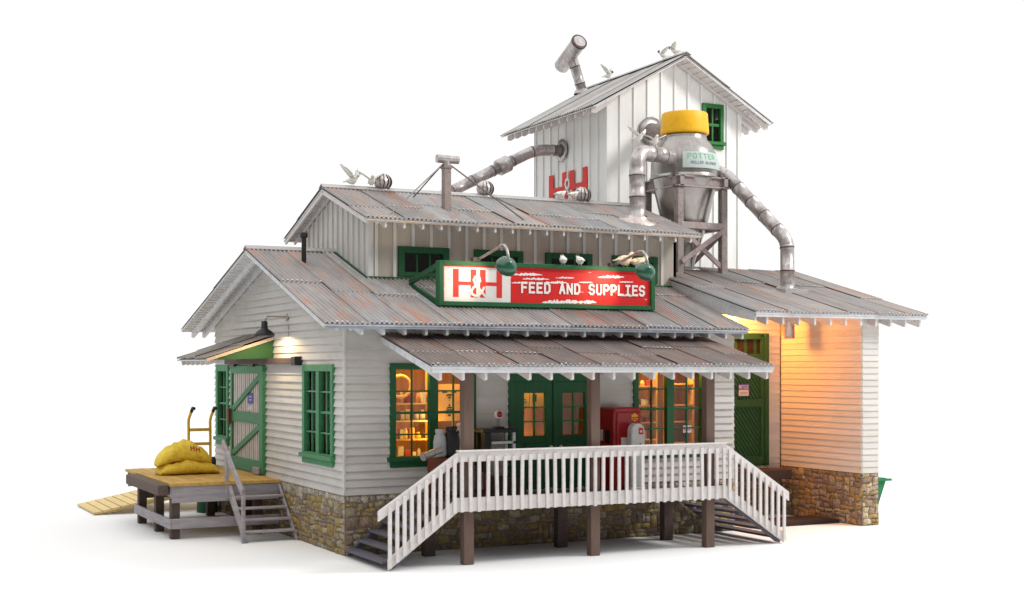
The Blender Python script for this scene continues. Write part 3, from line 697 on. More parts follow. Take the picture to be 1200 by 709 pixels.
# ---- porch roof
PE, PEY = 3.90, -2.70; PT = 4.55
g = G(); PS = (PT - PE) / (0 - PEY)
vP = Vector((0, 1, PS)).normalized(); rP = math.hypot(PEY + 0.04, (PT - PE) * 0.985)
corr_roof(g, (0.76, PEY, PE), (1, 0, 0), vP, 8.1, rP, 'tin_dark', seed=41, laps=1, rusty=0.9, tone=1.0)
soffit(g, (0.76, PEY, PE - 0.005), (1, 0, 0), vP, 8.1, rP)
pr = g.build('porch_roof', store, recalc=False)
g = G(); g.box(0.78, 8.86, PEY + 0.02, PEY + 0.06, PE - 0.12, PE + 0.026, 'trimgrey')
g.beam((0.79, PEY + 0.07, PE - 0.07), (0.79, -0.03, PT - 0.08), 0.05, 0.13, 'trimgrey'); g.beam((8.83, PEY + 0.07, PE - 0.07), (8.83, -0.03, PT - 0.08), 0.05, 0.13, 'trimgrey')
g.build('barge_board', pr)
x = 0.95
while x < 8.8:
    g = G(); g.prism([(x, PEY + 0.07, PE - 0.07), (x, PEY + 0.07, PE - 0.25), (x, PEY + 0.12, PE - 0.27), (x, -0.05, PT - 0.17), (x, -0.05, PT - 0.06)], (0.055, 0, 0), 'white')
    g.build('rafter', pr); x += 0.485

# ================================================================== porch
porch = thing('porch', 'raised front porch with white baluster railing, brown posts and stairs at both ends', 'porch', (4.6, -1.2, 0))
g = G()
DZ = 1.17; k = 0; y = -2.36
while y < -0.08:
    g.box(1.4, 7.82, y, min(y + 0.2, -0.06), DZ - 0.06, DZ - 0.003 * (k % 3), 'step', (0.85, 0.85, 0.86)); y += 0.207; k += 1
g.build('deck', porch)
for x in (1.75, 4.63, 7.5):
    g = G(); g.box(x - 0.11, x + 0.11, -2.27, -2.08, 0, 3.86, 'brown'); g.build('post', porch, bevel=0.012)
for x in (1.55, 4.66, 7.38):
    g = G(); g.box(x - 0.12, x + 0.12, -0.82, -0.62, 0, DZ - 0.062, 'darkwood'); g.build('post', porch, bevel=0.012)
YR = -2.4
g = G()
g.box(1.45, 7.78, YR - 0.02, YR + 0.04, 1.07, 1.34, 'white'); g.box(1.45, 7.78, YR - 0.02, YR + 0.04, 2.04, 2.235, 'white'); g.box(1.43, 7.8, YR - 0.07, YR + 0.07, 2.236, 2.27, 'white')
rl = g.build('railing', porch, bevel=0.008)
n_ = 34
for k in range(n_):
    x = 1.52 + k * (7.72 - 1.52) / (n_ - 1)
    g = G(); j1, j2 = random.uniform(-.012, .012), random.uniform(-.012, .012); g.beam((x + j1, YR - 0.043, 1.06 + random.uniform(-.012, .012)), (x + j2, YR - 0.043, 2.15 + random.uniform(-.02, .02)), 0.044, 0.072, 'white', up=(1, 0, 0), c=(random.uniform(0.93, 1.03),) * 3); g.build('baluster', rl, bevel=0.006)
def stair_rail(xa, za_t, za_b, xb, zb_t, zb_b, n):
    g = G()
    def slab(t0, b0, t1, b1, x1, y0, y1):
        g.add([(x, y, z) for x, zz in ((xa, (b0, t0)), (x1, (b1, t1))) for y in (y0, y1) for z in zz], G.BF, 'white')
    slab(za_t, za_t - 0.2, zb_t, zb_t - 0.2, xb, YR - 0.019, YR + 0.041)
    slab(za_b + 0.28, za_b, zb_b + 0.22, zb_b, xb + (0.2 if xb < xa else -0.14), YR - 0.019, YR + 0.041)
    o = g.build('railing', porch, bevel=0.008)
    xe = xb + (0.22 if xb < xa else -0.16)
    for k in range(n):
        x = xa + (xe - xa) * (k + 0.6) / (n - 0.4); t_ = (x - xa) / (xb - xa)
        zt = za_t + (zb_t - za_t) * t_ - 0.06; zb = za_b + (zb_b - za_b) * (x - xa) / (xe - xa) + 0.045
        g = G(); g.box(x - 0.036, x + 0.036, YR - 0.064, YR - 0.02, max(0.01, zb), zt, 'white'); g.build('baluster', o, bevel=0.006)
stair_rail(1.449, 2.235, 1.07, -0.21, 1.16, 0.02, 10)
stair_rail(7.781, 2.235, 1.07, 9.5, 1.13, 0.02, 10)
def stairs(x0, x1):
    d = 1 if x1 > x0 else -1
    o = thing_part = None
    for y in (-2.3, -0.12):
        g = G(); g.prism([(x0, y, DZ - 0.07), (x0, y, DZ - 0.14), (x1 - d * 0.12, y, 0.03), (x1, y, 0.005), (x1, y, 0.09)], (0, 0.06, 0), 'step')
        q = g.build('staircase' if o is None else 'stringer', porch if o is None else o, bevel=0.01); o = o or q
    for k in range(5):
        z = DZ - 0.07 - (k + 1) * 0.185; x = x0 + (x1 - x0) * (k + 0.5) / 5.4
        g = G(); g.box(min(x, x + d * 0.32), max(x, x + d * 0.32), -2.235, -0.125, z - 0.05, z, 'step'); g.build('tread', o, bevel=0.01)
stairs(1.39, 0.02); stairs(7.83, 9.35)

# ================================================================== loading shed
shed = thing('loading_shed', 'open drive-through shed with a lit orange passage and a sloping corrugated roof', 'building', (11.8, 2.5, 0))
SX0, SX1, SY = 13.13, 13.65, -0.64
SRL, SRR, SEY, SEZ, SRY, SRZ = 9.66, 14.92, -1.0, 5.16, 4.2, 6.53
SS = (SRZ - SEZ) / (SRY - SEY)
SHB = Plane((0, 2.53, 0), (1, 0, 0), (0, -1, 0)); SHR = Plane((SX0, 0, 0), (0, 1, 0), (-1, 0, 0)); SHF = Plane((0, SY, 0), (1, 0, 0), (0, -1, 0)); SHO = Plane((SX1, 0, 0), (0, 1, 0), (1, 0, 0))
st_ = lambda y: SEZ + SS * (y - SEY) - 0.1
g = G()
stones(g, SHR, SY, 2.5, 0, 1.29, 61, warm=1.15); stones(g, SHF, SX0, SX1, 0, 1.29, 62, warm=1.5); stones(g, SHB, XW + 0.05, SX0, 0, 1.2, 63); stones(g, SHO, SY, 6.4, 0, 1.29, 64)
g.build('foundation', shed)
SD = (10.9, 12.68, 1.3, 4.78)
g = G()
siding(g, SHR, 1.29, 5.9, lambda z: (max(SY, SEY + (z + 0.1 - SEZ) / SS), 2.5), pitch=0.153, lap=0.026, m='siding_clean', zbreaks=(st_(SY),))
g.build('passage_wall', shed)
g = G(); siding(g, SHF, 1.29, st_(SY), lambda z: (SX0 + 0.004, SX1), pitch=0.153, lap=0.026, m='siding_clean', inner=-0.04)
siding(g, SHO, 1.29, 6.2, lambda z: (max(SY, SEY + (z + 0.1 - SEZ) / SS), 6.4), pitch=0.153, lap=0.026, m='siding_clean', zbreaks=(st_(SY),), inner=-0.04); g.build('outer_wall', shed)
g = G(); siding(g, SHB, 1.2, 5.95, lambda z: (XW + 0.05, SX0 - 0.04), [SD], pitch=0.153, lap=0.026, m='siding_clean'); g.build('back_wall', shed)
g = G()
vS = Vector((0, 1, SS)).normalized(); rS = math.hypot(SRY - SEY, SRZ - SEZ)
corr_roof(g, (SRL, SEY, SEZ), (1, 0, 0), vS, SRR - SRL, rS, 'tin', seed=51, laps=1, rusty=0.9, tone=0.95)
soffit(g, (SRL, SEY, SEZ - 0.005), (1, 0, 0), vS, SRR - SRL, rS)
vS2 = Vector((0, -1, SS)).normalized(); rS2 = math.hypot(2.3, 2.3 * SS)
corr_roof(g, (9.9, SRY + 2.3, SRZ - 2.3 * SS), (1, 0, 0), vS2, SRR - 9.9, rS2, 'tin', seed=52, laps=0, rusty=0.9)
soffit(g, (9.9, SRY + 2.3, SRZ - 2.3 * SS - 0.005), (1, 0, 0), vS2, SRR - 9.9, rS2)
sr = g.build('roof', shed, recalc=False)
g = G(); g.prism([(9.92, SRY - 0.16, SRZ), (9.92, SRY, SRZ + 0.06), (9.92, SRY + 0.16, SRZ), (9.92, SRY, SRZ + 0.03)], (5.02, 0, 0), 'tin_pale'); g.build('ridge_cap', sr)
g = G(); g.box(SRL + 0.02, SRR - 0.02, SEY + 0.02, SEY + 0.06, SEZ - 0.1, SEZ + 0.026, 'trimgrey')
g.prism([(SRL + 0.02, SEY + 0.07, SEZ - 0.02), (SRL + 0.02, SEY + 0.07, SEZ - 0.2), (SRL + 0.02, 2.55, st_(2.55) - 0.5), (SRL + 0.02, 2.55, st_(2.55) + 0.09)], (0.05, 0, 0), 'trimgrey'); g.build('barge_board', sr)
x = SRL + 0.35
while x < SRR - 0.1:
    g = G(); g.prism([(x, SEY + 0.07, SEZ - 0.06), (x, SEY + 0.07, SEZ - 0.26), (x, SEY + 0.12, SEZ - 0.28), (x, SY - 0.02 + 3.0, st_(SY + 3.0) - 0.1), (x, SY - 0.02 + 3.0, st_(SY + 3.0) + 0.05)], (0.055, 0, 0), 'white')
    g.build('rafter', sr); x += 0.47
# tall green door at the back of the passage
g = G(); a, b, c, d_ = SD
SHB.box(g, a, b, c, d_, -0.05, 0.0, 'green_old')
for k in range(24):      # diagonal boards, one field above and one below the middle rail
    for z0, z1 in ((1.55, 2.85), (3.05, 4.1)):
        u = a - 0.9 + k * 0.115; pts = []
        lo, hi = z0, z1; run_ = (hi - lo) * 0.75
        p0 = [u, hi]; p1 = [u + run_, lo]
        if p0[0] < a + 0.14: tt = (a + 0.14 - p0[0]) / run_; p0 = [a + 0.14, hi - (hi - lo) * tt]
        if p1[0] > b - 0.24: tt = (p1[0] - b + 0.24) / run_; p1 = [b - 0.24, lo + (hi - lo) * tt]
        if p1[0] - p0[0] > 0.06: SHB.beam(g, p0, p1, 0.05, 0.03, 0.012, 'green_old')
for u0, u1, z0, z1 in ((a, a + 0.14, c, d_), (b - 0.12, b, c, d_), (b - 0.24, b - 0.13, c + 0.05, d_ - 0.1)): SHB.box(g, u0, u1, z0, z1, 0.0, 0.09 if u1 == b else 0.06, 'green_old')
for z0, z1 in ((c, 1.55), (2.85, 3.05), (4.1, 4.24), (d_ - 0.16, d_)): SHB.box(g, a + 0.14, b - 0.24, z0, z1, 0.0, 0.062, 'green_old')
for k in range(5):
    u = a + 0.2 + k * 0.31; SHB.box(g, u, u + 0.2, 4.24, d_ - 0.16, 0.001, 0.012, 'room_dark', (0.15, 0.14, 0.15))
sd = g.build('door', shed)
g = G(); SHB.box(g, 11.72, 12.06, 3.3, 3.45, 0.03, 0.05, 'blue'); SHB.box(g, 11.74, 12.05, 3.14, 3.298, 0.03, 0.048, 'notice_paper')
write(g, 'NOTICE', lambda u, z, l: SHB.p(11.745 + u, 3.335 + z, 0.0515 + l), 0.08, 0.036, 0.052, 0.014, 'notice_paper')
SHB.box(g, 11.77, 12.02, 3.225, 3.24, 0.049, 0.051, 'ink'); SHB.box(g, 11.77, 12.0, 3.185, 3.2, 0.049, 0.051, 'ink'); g.build('notice', sd)
g = G(); SHB.box(g, 10.8, 12.95, 0.98, 1.24, 0.06, 0.7, 'darkwood'); g.build('door_sill', shed, bevel=0.02)
l = bpy.data.lights.new('passage_lamp_light', 'POINT'); l.energy = 430; l.color = (1, 0.31, 0.04); l.shadow_soft_size = 0.3
lo_ = bpy.data.objects.new('passage_lamp_light', l); COL.objects.link(lo_); lo_.location = (11.35, 2.25, 5.2)
pl_ = thing('passage_lamp', 'small amber lamp under the shed roof behind the rafters', 'lamp', (11.35, 2.25, 5.5))
g = G(); g.lathe([(0.03, 0.3), (0.03, 0.08), (0.08, 0.0), (0.2, -0.12), (0.19, -0.12), (0.07, -0.02), (0.0, 0.02)], (11.35, 2.25, 5.42), 'black', 16); g.build('lamp_shade', pl_)

# ================================================================== tower
tower = thing('grain_tower', 'tall white board-and-batten grain tower with a pale gabled tin roof', 'building', (12.45, 8.7, 0))
TX0, TX1, TY0, TY1 = 10.15, 14.72, 6.5, 10.9
TRX, TRZ, TEX, TEZ = 12.4, 12.78, 9.35, 11.08
TS = (TRZ - TEZ) / (TRX - TEX); TER = 15.47
tt_ = lambda x: TRZ - TS * abs(x - TRX) - 0.1
TF = Plane((0, TY0, 0), (1, 0, 0), (0, -1, 0)); TL = Plane((TX0, 0, 0), (0, 1, 0), (-1, 0, 0))
TW = (13.36, 14.1, 10.42, 11.6)
g = G()
battens(g, TF, TX0, TX1, lambda u: 0, tt_, [TW], step=0.46, first=0.42, ridge=TRX, m='tower_white')
battens(g, TL, TY0, TY1, lambda u: 0, lambda u: tt_(TX0), (), step=0.47, first=0.5, m='tower_white')
battens(g, Plane((TX1, 0, 0), (0, 1, 0), (1, 0, 0)), TY0, TY1, lambda u: 0, lambda u: tt_(TX1), (), step=0.47, m='tower_white')
battens(g, Plane((0, TY1, 0), (1, 0, 0), (0, 1, 0)), TX0, TX1, lambda u: 0, tt_, (), step=0.46, ridge=TRX, m='tower_white')
for a, b in ((TX0 - 0.036, TX0 + 0.1), (TX1 - 0.1, TX1 + 0.03)): g.box(a, b, TY0 - 0.04, TY0 - 0.003, 0, tt_(a + 0.05) - 0.03, 'tower_white')
g.box(TX0 - 0.038, TX0 - 0.003, TY0 - 0.038, TY0 + 0.1, 0, tt_(TX0) - 0.02, 'tower_white')
g.build('wall', tower)
g = G()
vT = Vector((1, 0, TS)).normalized(); rT = math.hypot(TRX - TEX, TRZ - TEZ)
corr_roof(g, (TEX, 5.9, TEZ), (0, 1, 0), vT, 5.7, rT, 'tin_pale', seed=71, laps=0, rusty=0.15, tone=1.0)
soffit(g, (TEX, 5.9, TEZ - 0.005), (0, 1, 0), vT, 5.7, rT, 'white')
vT2 = Vector((-1, 0, TS)).normalized()
corr_roof(g, (TER, 5.9, TRZ - TS * (TER - TRX)), (0, 1, 0), vT2, 5.7, math.hypot(TER - TRX, TS * (TER - TRX)), 'tin_pale', seed=72, laps=1, rusty=0.15)
soffit(g, (TER, 5.9, TRZ - TS * (TER - TRX) - 0.005), (0, 1, 0), vT2, 5.7, math.hypot(TER - TRX, TS * (TER - TRX)), 'white')
trf = g.build('roof', tower, recalc=False)
g = G(); g.prism([(TRX - 0.17, 5.86, TRZ + 0.02), (TRX, 5.86, TRZ + 0.13), (TRX + 0.17, 5.86, TRZ + 0.02), (TRX, 5.86, TRZ + 0.09)], (0, 5.78, 0), 'tin_pale'); g.build('ridge_cap', trf)
g = G()
for y, h in ((5.92, 0.045), (6.42, 0.1)):
    g.beam((TEX + 0.08, y, TEZ - h / 2), (TRX - 0.02, y, TRZ - 0.035 - h / 2), 0.04, h, 'white', up=(0, 0, 1)); g.beam((TER - 0.08, y, TRZ - TS * (TER - TRX) - h / 2), (TRX + 0.02, y, TRZ - 0.035 - h / 2), 0.04, h, 'white', up=(0, 0, 1))
g.build('barge_board', trf)
for q, vv in ((Vector((TER, 5.96, TRZ - TS * (TER - TRX) - 0.05)), vT2), (Vector((TEX, 5.96, TEZ - 0.05)), vT)):
    g = G()
    for k in range(14):
        p = q + vv * (0.15 + k * 0.24); g.beam(p, p + Vector((0, 0.46, 0)), 0.05, 0.03, 'white')
    g.build('soffit_batten', trf)
y = 6.05
while y < 11.5:
    for sx, ex, wx in ((1, TEX, TX0), (-1, TER, TX1)):
        g = G(); ez = TRZ - TS * abs(ex - TRX)
        g.prism([(ex + sx * 0.06, y, ez - 0.03), (ex + sx * 0.05, y, ez - 0.16), (ex + sx * 0.16, y, ez - 0.17), (wx, y, tt_(wx) - 0.1), (wx, y, tt_(wx) + 0.04)], (0, 0.06, 0), 'white'); g.build('rafter', trf)
    y += 0.47
window(tower, TF, TW[0], TW[1], TW[2], TW[3], 1, 2, 2, m='window_green', fw=0.12, depth=0.07, sill=True, mw=0.06)
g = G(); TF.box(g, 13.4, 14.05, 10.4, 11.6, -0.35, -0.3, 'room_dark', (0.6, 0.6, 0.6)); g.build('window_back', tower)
# painted monogram on the tower's side: H & H
def monogram(g, place, h, m, back, s=1.0, bk=0.22):
    """two big slab H's sharing a middle, an ampersand laid over it. place(u,z,lift), u in 0..1.05*? units of h"""
    bw = bk * h
    def blk(u0, u1, z0, z1, lift=0.0): g.add([place(u0, z0, lift), place(u1, z0, lift), place(u1, z1, lift), place(u0, z1, lift)], [(0, 1, 2, 3)], m)
    w = 1.92 * h * s
    for u in (0.0, 0.355 * w, 0.545 * w, w - bw): blk(u, u + bw, 0, h)
    blk(bw, 0.355 * w, 0.43 * h, 0.56 * h, 0.0); blk(0.545 * w + bw, w - bw, 0.43 * h, 0.56 * h, 0.0)
    write(g, '&', lambda u, z, l: place(0.5 * w - 0.28 * h + u, z + 0.06 * h, 0.004 + l), 0.7 * h, 0.56 * h, 1, 0.085 * h, back)
    g.add([place(0.5 * w - 0.045 * h, 0.7 * h, 0.005), place(0.5 * w + 0.045 * h, 0.7 * h, 0.005), place(0.5 * w + 0.045 * h, 1.005 * h, 0.005), place(0.5 * w - 0.045 * h, 1.005 * h, 0.005)], [(0, 1, 2, 3)], back)
    g.add([place(0.5 * w - 0.045 * h, -0.005 * h, 0.005), place(0.5 * w + 0.045 * h, -0.005 * h, 0.005), place(0.5 * w + 0.045 * h, 0.1 * h, 0.005), place(0.5 * w - 0.045 * h, 0.1 * h, 0.005)], [(0, 1, 2, 3)], back)
g = G(); monogram(g, lambda u, z, l: TL.p(9.87 - u, 8.74 + z, 0.046 + l), 0.94, 'red_letter', 'sign_white', s=1.297, bk=0.31)
g.build('painted_monogram', tower, recalc=False)

# ================================================================== store sign
sign = thing('store_sign', 'long red and white painted shop sign in a green frame above the porch roof', 'sign', (5.0, 0.4, 5.2))
class SignPlane(Plane):
    def p(s, u, z, d=0.0): return Vector((2.26 + (u - 2.47) * 0.982, 0.4 - d, 5.22 + (z - 5.25) * 0.968))
SGN = SignPlane((0, 0.4, 0), (1, 0, 0), (0, -1, 0)); a, b, c, d_ = 2.47, 8.08, 5.25, 6.26
g = G(); SGN.box(g, a + 0.05, 4.255, c + 0.05, d_ - 0.05, -0.1, 0.0, 'sign_white'); SGN.box(g, 4.256, b - 0.05, c + 0.05, d_ - 0.05, -0.1, 0.001, 'red'); bo = g.build('sign_board', sign)
g = G()
for u0, u1, z0, z1 in ((a, a + 0.11, c, d_), (b - 0.11, b, c, d_), (a + 0.11, b - 0.11, c, c + 0.1), (a + 0.11, b - 0.11, d_ - 0.1, d_)): SGN.box(g, u0, u1, z0, z1, -0.14, 0.06 if u1 - u0 < 1 else 0.057, 'green', (1.3, 1.2, 1.15))
g.build('frame', sign, bevel=0.008)
g = G()
for u0, u1, z0, z1 in ((a + 0.11, b - 0.11, d_ - 0.13, d_ - 0.1), (a + 0.11, a + 0.135, c + 0.1, d_ - 0.13)): SGN.box(g, u0, u1, z0, z1, -0.05, 0.03, 'red')
g.build('inner_trim', sign)
g = G(); monogram(g, lambda u, z, l: SGN.p(2.83 + u, 5.45 + z, 0.004 + l), 0.63, 'red_letter', 'sign_white'); g.build('monogram', bo, recalc=False)
for w_, k in (('FEED', 0), ('AND', 5), ('SUPPLIES', 9)):
    g = G(); write(g, w_, lambda u, z, l: SGN.p(4.54 + k * 0.196 + u, 5.6 + z, 0.015 + l), 0.215, 0.13, 0.196, 0.05, 'letter_white'); g.build('lettering', bo, recalc=False)
def wear(g, u, z, w, h, seed):
    rng = random.Random(seed); n_ = 26; up = []; dn = []
    for i in range(n_ + 1):
        t_ = i / n_; e = math.sin(math.pi * t_) ** 0.5
        up.append((u + w * t_, z + h * e * rng.uniform(0.2, 1.0) * 0.6 + h * 0.25 * t_)); dn.append((u + w * t_, z - h * e * rng.uniform(0.1, 0.8) * 0.4 + h * 0.2 * t_))
    vs = [SGN.p(x, y, 0.003 + 0.0009 * seed) for x, y in up] + [SGN.p(x, y, 0.003 + 0.0009 * seed) for x, y in dn]
    g.add(vs, [(i, i + 1, n_ + 2 + i, n_ + 1 + i) for i in range(n_)], 'letter_white')
for q in ((5.05, 5.365, 0.95, 0.15, 1), (5.7, 5.38, 0.8, 0.12, 2), (7.1, 5.575, 0.55, 0.07, 3), (4.27, 5.99, 0.8, 0.09, 4), (4.55, 5.9, 0.7, 0.07, 5), (6.5, 6.0, 0.75, 0.1, 6), (5.4, 5.95, 0.5, 0.06, 7), (5.1, 5.83, 0.6, 0.09, 8), (6.0, 5.86, 0.4, 0.06, 9), (7.1, 5.9, 0.4, 0.05, 10), (4.27, 5.8, 0.3, 0.06, 11)):
    g = G(); wear(g, *q); g.build('worn_paint', bo, recalc=False)
a, b, c, d_ = 2.26, 7.77, 5.22, 6.197
zr = lambda y: EZ + SL * (y - EY) + 0.05
for x in (a + 0.06, b - 0.06):
    g = G(); g.beam((x, 0.545, d_ - 0.1), (x, 2.1, zr(2.1) + 0.05), 0.07, 0.12, 'green'); g.beam((x, 0.545, c + 0.06), (x, 2.1, zr(2.1) - 0.02), 0.068, 0.12, 'green'); g.build('bracket', sign)
for x in (3.0, 4.2, 5.3, 6.5, 7.5):
    g = G(); g.box(x, x + 0.06, 0.37, 0.47, zr(0.4) - 0.1, c - 0.001, 'green'); g.build('foot', sign)

def sign_lamp(x, label, aim):
    t_ = thing('sign_lamp', label, 'lamp', (x, 0.45, d_), 'gooseneck lamps on the sign')
    g = G(); g.box(x - 0.14, x + 0.04, 0.4, 0.535, d_ + 0.001, d_ + 0.1, 'seam'); g.build('base', t_, bevel=0.01)
    pts = [(x, 0.47, d_ + 0.05), (x + 0.0, 0.3, d_ + 0.08)]
    pts += [(x + 0.12, -0.2, d_ + 0.24), (x + 0.14, -0.4, d_ + 0.3), (x + 0.14, -0.56, d_ + 0.29), (x + 0.14, -0.68, d_ + 0.2), (x + 0.14, -0.74, d_ + 0.05), (x + 0.14, -0.74, d_ - 0.08)]
    g = G(); g.tube(pts, 0.032, 'galv', 10); g.build('gooseneck', t_)
    ax = Vector((-0.05, -0.84, 0.54)).normalized(); cen = Vector((x + 0.14, -0.7, d_ - 0.13))
    g = G(); g.lathe([(0.0, 0.13), (0.05, 0.13), (0.08, 0.1), (0.15, 0.07), (0.21, 0.02), (0.245, -0.07), (0.245, -0.09), (0.225, -0.07), (0.17, 0.0), (0.06, 0.07), (0.0, 0.08)], cen, 'green_enamel', 28, axis=ax); g.build('lamp_shade', t_)
    l = bpy.data.lights.new('sign_spot', 'SPOT'); l.energy = 75; l.color = (1, 0.8, 0.55); l.spot_size = 1.2; l.spot_blend = 0.9; l.shadow_soft_size = 0.06
    o = bpy.data.objects.new('sign_spot', l); COL.objects.link(o); o.location = cen - ax * 0.13; o.rotation_euler = (Vector(aim) - o.location).to_track_quat('-Z', 'Y').to_euler()
    g = G(); g.lathe([(0.0, 0.05), (0.05, 0.03), (0.055, -0.01), (0.0, -0.05)], cen - ax * 0.02, 'bulb', 12, axis=ax); g.build('bulb', t_)
sign_lamp(3.24, 'green gooseneck lamp over the white part of the shop sign', (2.9, 0.4, 5.9))
sign_lamp(6.72, 'green gooseneck lamp over the red end of the shop sign', (6.3, 0.4, 5.75))

# ================================================================== lamp on the gable wall
wl = thing('wall_lamp', 'black dish lamp on a pipe arm above the dock awning', 'lamp', (0, 3.8, 5.04))
g = G(); g.lathe([(0, 0.0), (0.08, 0.0), (0.08, 0.03), (0.0, 0.03)], (-0.03, 3.8, 5.04), 'galv', 14, axis=(-1, 0, 0)); g.tube([(-0.02, 3.8, 5.04), (-0.5, 3.8, 5.04), (-0.56, 3.8, 5.0), (-0.57, 3.8, 4.92), (-0.57, 3.8, 4.76)], 0.03, 'galv', 10); g.build('arm', wl)
g = G(); g.lathe([(0.0, 0.2), (0.07, 0.2), (0.075, 0.05), (0.09, 0.02), (0.17, -0.03), (0.24, -0.12), (0.24, -0.13), (0.22, -0.12), (0.07, 0.0), (0, 0.02)], (-0.57, 3.8, 4.74), 'black', 24); g.build('lamp_shade', wl)
g = G(); g.tube([(-0.025, 3.68, 5.0), (-0.05, 3.66, 4.6)], 0.006, 'wire', 6); g.build('cord', wl)
g = G(); g.lathe([(0.0, 0.03), (0.03, 0.0), (0.0, -0.02)], (-0.57, 3.8, 4.725), 'bulb', 10); g.build('bulb', wl)
l = bpy.data.lights.new('wall_lamp_light', 'POINT'); l.energy = 80; l.color = (1, 0.72, 0.4); l.shadow_soft_size = 0.035
lo_ = bpy.data.objects.new('wall_lamp_light', l); COL.objects.link(lo_); lo_.location = (-0.57, 3.8, 4.65)

# ================================================================== ducts
def bend(pts, r=0.3, n=5):
    """round the corners of a polyline"""
    pts = [Vector(p) for p in pts]; out = [pts[0]]
    for i in range(1, len(pts) - 1):
        a, b, c = pts[i - 1], pts[i], pts[i + 1]; u = (a - b); v = (c - b)
        k = min(r, u.length * 0.48, v.length * 0.48); p = b + u.normalized() * k; q = b + v.normalized() * k
        for j in range(n + 1):
            t_ = j / n; out.append((1 - t_) ** 2 * p + 2 * t_ * (1 - t_) * b + t_ ** 2 * q)
    out.append(pts[-1]); return out
def duct(g, pts, r, every, start=0.3, m='galv', w=0.034, n=22):
    """one pipe surface whose radius swells into a dark bead at every joint"""
    pts = [Vector(p) for p in pts]; P = []; Rr = []; dark = []
    nxt = start; acc = 0.0
    for a, b in zip(pts, pts[1:]):
        ln = (b - a).length; d = (b - a).normalized(); P.append(a); Rr.append(r); dark.append(False)
        while nxt < acc + ln - w * 1.2:
            if nxt - acc > w * 1.2:
                for k, q in ((-0.6, 1.0), (-0.5, 1.06), (0.5, 1.06), (0.6, 1.0)):
                    P.append(a + d * (nxt - acc + k * w)); Rr.append(r * q); dark.append(k in (-0.5,))
            nxt += every
        acc += ln
    P.append(pts[-1]); Rr.append(r); dark.append(False)
    f0 = len(g.F); g.tube(P, Rr, m, n)
    k = g.mi('seam')
    for si, dk in enumerate(dark[:-1]):
        if dk:
            for q in range(n): g.M[f0 + si * n + q] = k
def flange(g, p, ax, r, m='galv'):
    g.lathe([(0.0, 0.02), (r, 0.02), (r, 0.0), (r, 0.03), (r * 0.6, 0.05)], p, m, 24, axis=ax)

dt = thing('conveyor_duct', 'long sloping grey duct leading down from the tower side behind the ridge', 'duct', (10.15, 9.05, 10.3))
P_ = bend([(10.1, 9.05, 10.34), (9.2, 9.05, 10.3), (4.2, 9.05, 7.75), (4.2, 9.05, 5.3)], 0.35)
g = G(); duct(g, P_, 0.165, 0.72, 0.3); du = g.build('pipe', dt)
g = G(); q0 = Vector((8.15, 9.05, 9.765)); dd = Vector((5, 0, 2.55)).normalized(); g.tube([q0 - dd * 0.2, q0 - dd * 0.17, q0 + dd * 0.17, q0 + dd * 0.2], [0.22, 0.245, 0.245, 0.22], 'galv', 20); g.build('collar', dt)
g = G(); flange(g, (10.11, 9.05, 10.34), (-1, 0, 0), 0.34); g.build('flange', dt)

sp = thing('roof_spout', 'grey stub pipe with a large T-head on the tower ridge', 'vent', (12.12, 11.3, 12.6))
SPX, SPY = 12.12, 11.3
g = G(); P_ = [(SPX + 0.02, SPY, 12.55), (SPX - 0.17, SPY, 13.1), (SPX - 0.42, SPY, 13.78)]; duct(g, P_, 0.165, 0.55, 0.4); ps_ = g.build('pipe', sp)
q0, q1 = Vector((SPX - 0.46, SPY - 0.55, 14.1)), Vector((SPX - 0.46, SPY + 0.6, 13.55)); dd = (q0 - q1).normalized()
g = G(); g.tube([q0, q1], 0.24, 'galv', 22); g.tube([q0 - dd * 0.03, q0 + dd * 0.05], 0.262, 'seam', 22); g.tube([q0 + dd * 0.051, q0 + dd * 0.056], 0.2, 'galv', 22); g.build('tee_head', sp)
g = G(); g.lathe([(0.3, 0.0), (0.26, 0.12), (0.18, 0.16)], (SPX, SPY, 12.6), 'galv', 20); g.build('flange', sp)

hopper = thing('hopper', 'aluminium cyclone hopper with a yellow cap and a tapering cone', 'hopper', (11.17, 4.15, 7.0))
HX, HY = 11.17, 4.15
g = G(); g.lathe([(0.0, 10.15), (0.58, 10.15), (0.59, 10.06), (0.61, 9.98), (0.72, 9.86), (0.85, 9.62), (0.91, 9.36), (0.92, 9.05), (0.92, 8.98), (0.95, 8.97), (0.95, 8.93), (0.9, 8.92)], (HX, HY, 0), 'aluminium', 48); g.build('body', hopper)
g = G(); g.lathe([(0.88, 8.92), (0.86, 8.8), (0.62, 7.75), (0.36, 7.0), (0.27, 6.7), (0.26, 6.5)], (HX, HY, 0), 'aluminium', 40); g.lathe([(0.45, 6.48), (0.45, 6.5), (0.27, 6.58)], (HX, HY, 0), 'galv', 28); g.build('cone', hopper)
g = G(); g.lathe([(0.0, 10.72), (0.575, 10.72), (0.6, 10.715), (0.618, 10.69), (0.632, 10.5), (0.652, 10.24), (0.652, 10.17), (0.635, 10.15), (0.58, 10.14)], (HX, HY, 0), 'yellow', 44); g.lathe([(0.0, 10.78), (0.32, 10.77), (0.34, 10.72)], (HX, HY, 0), 'steel', 28); g.build('cap', hopper)
g = G()   # wrapped label band
def onb(a_, z, l): 
    rr = (0.932 if z < 9.36 else 0.932 - (z - 9.36) * 0.3) + l
    return Vector((HX + rr * math.sin(a_), HY - rr * math.cos(a_), z))
vs = []; nn = 24
for i in range(nn + 1):
    t_ = -0.65 + 1.75 * i / nn; vs += [onb(t_, 9.14, 0.0), onb(t_, 9.36, 0.004), onb(t_, 9.58, 0.004)]
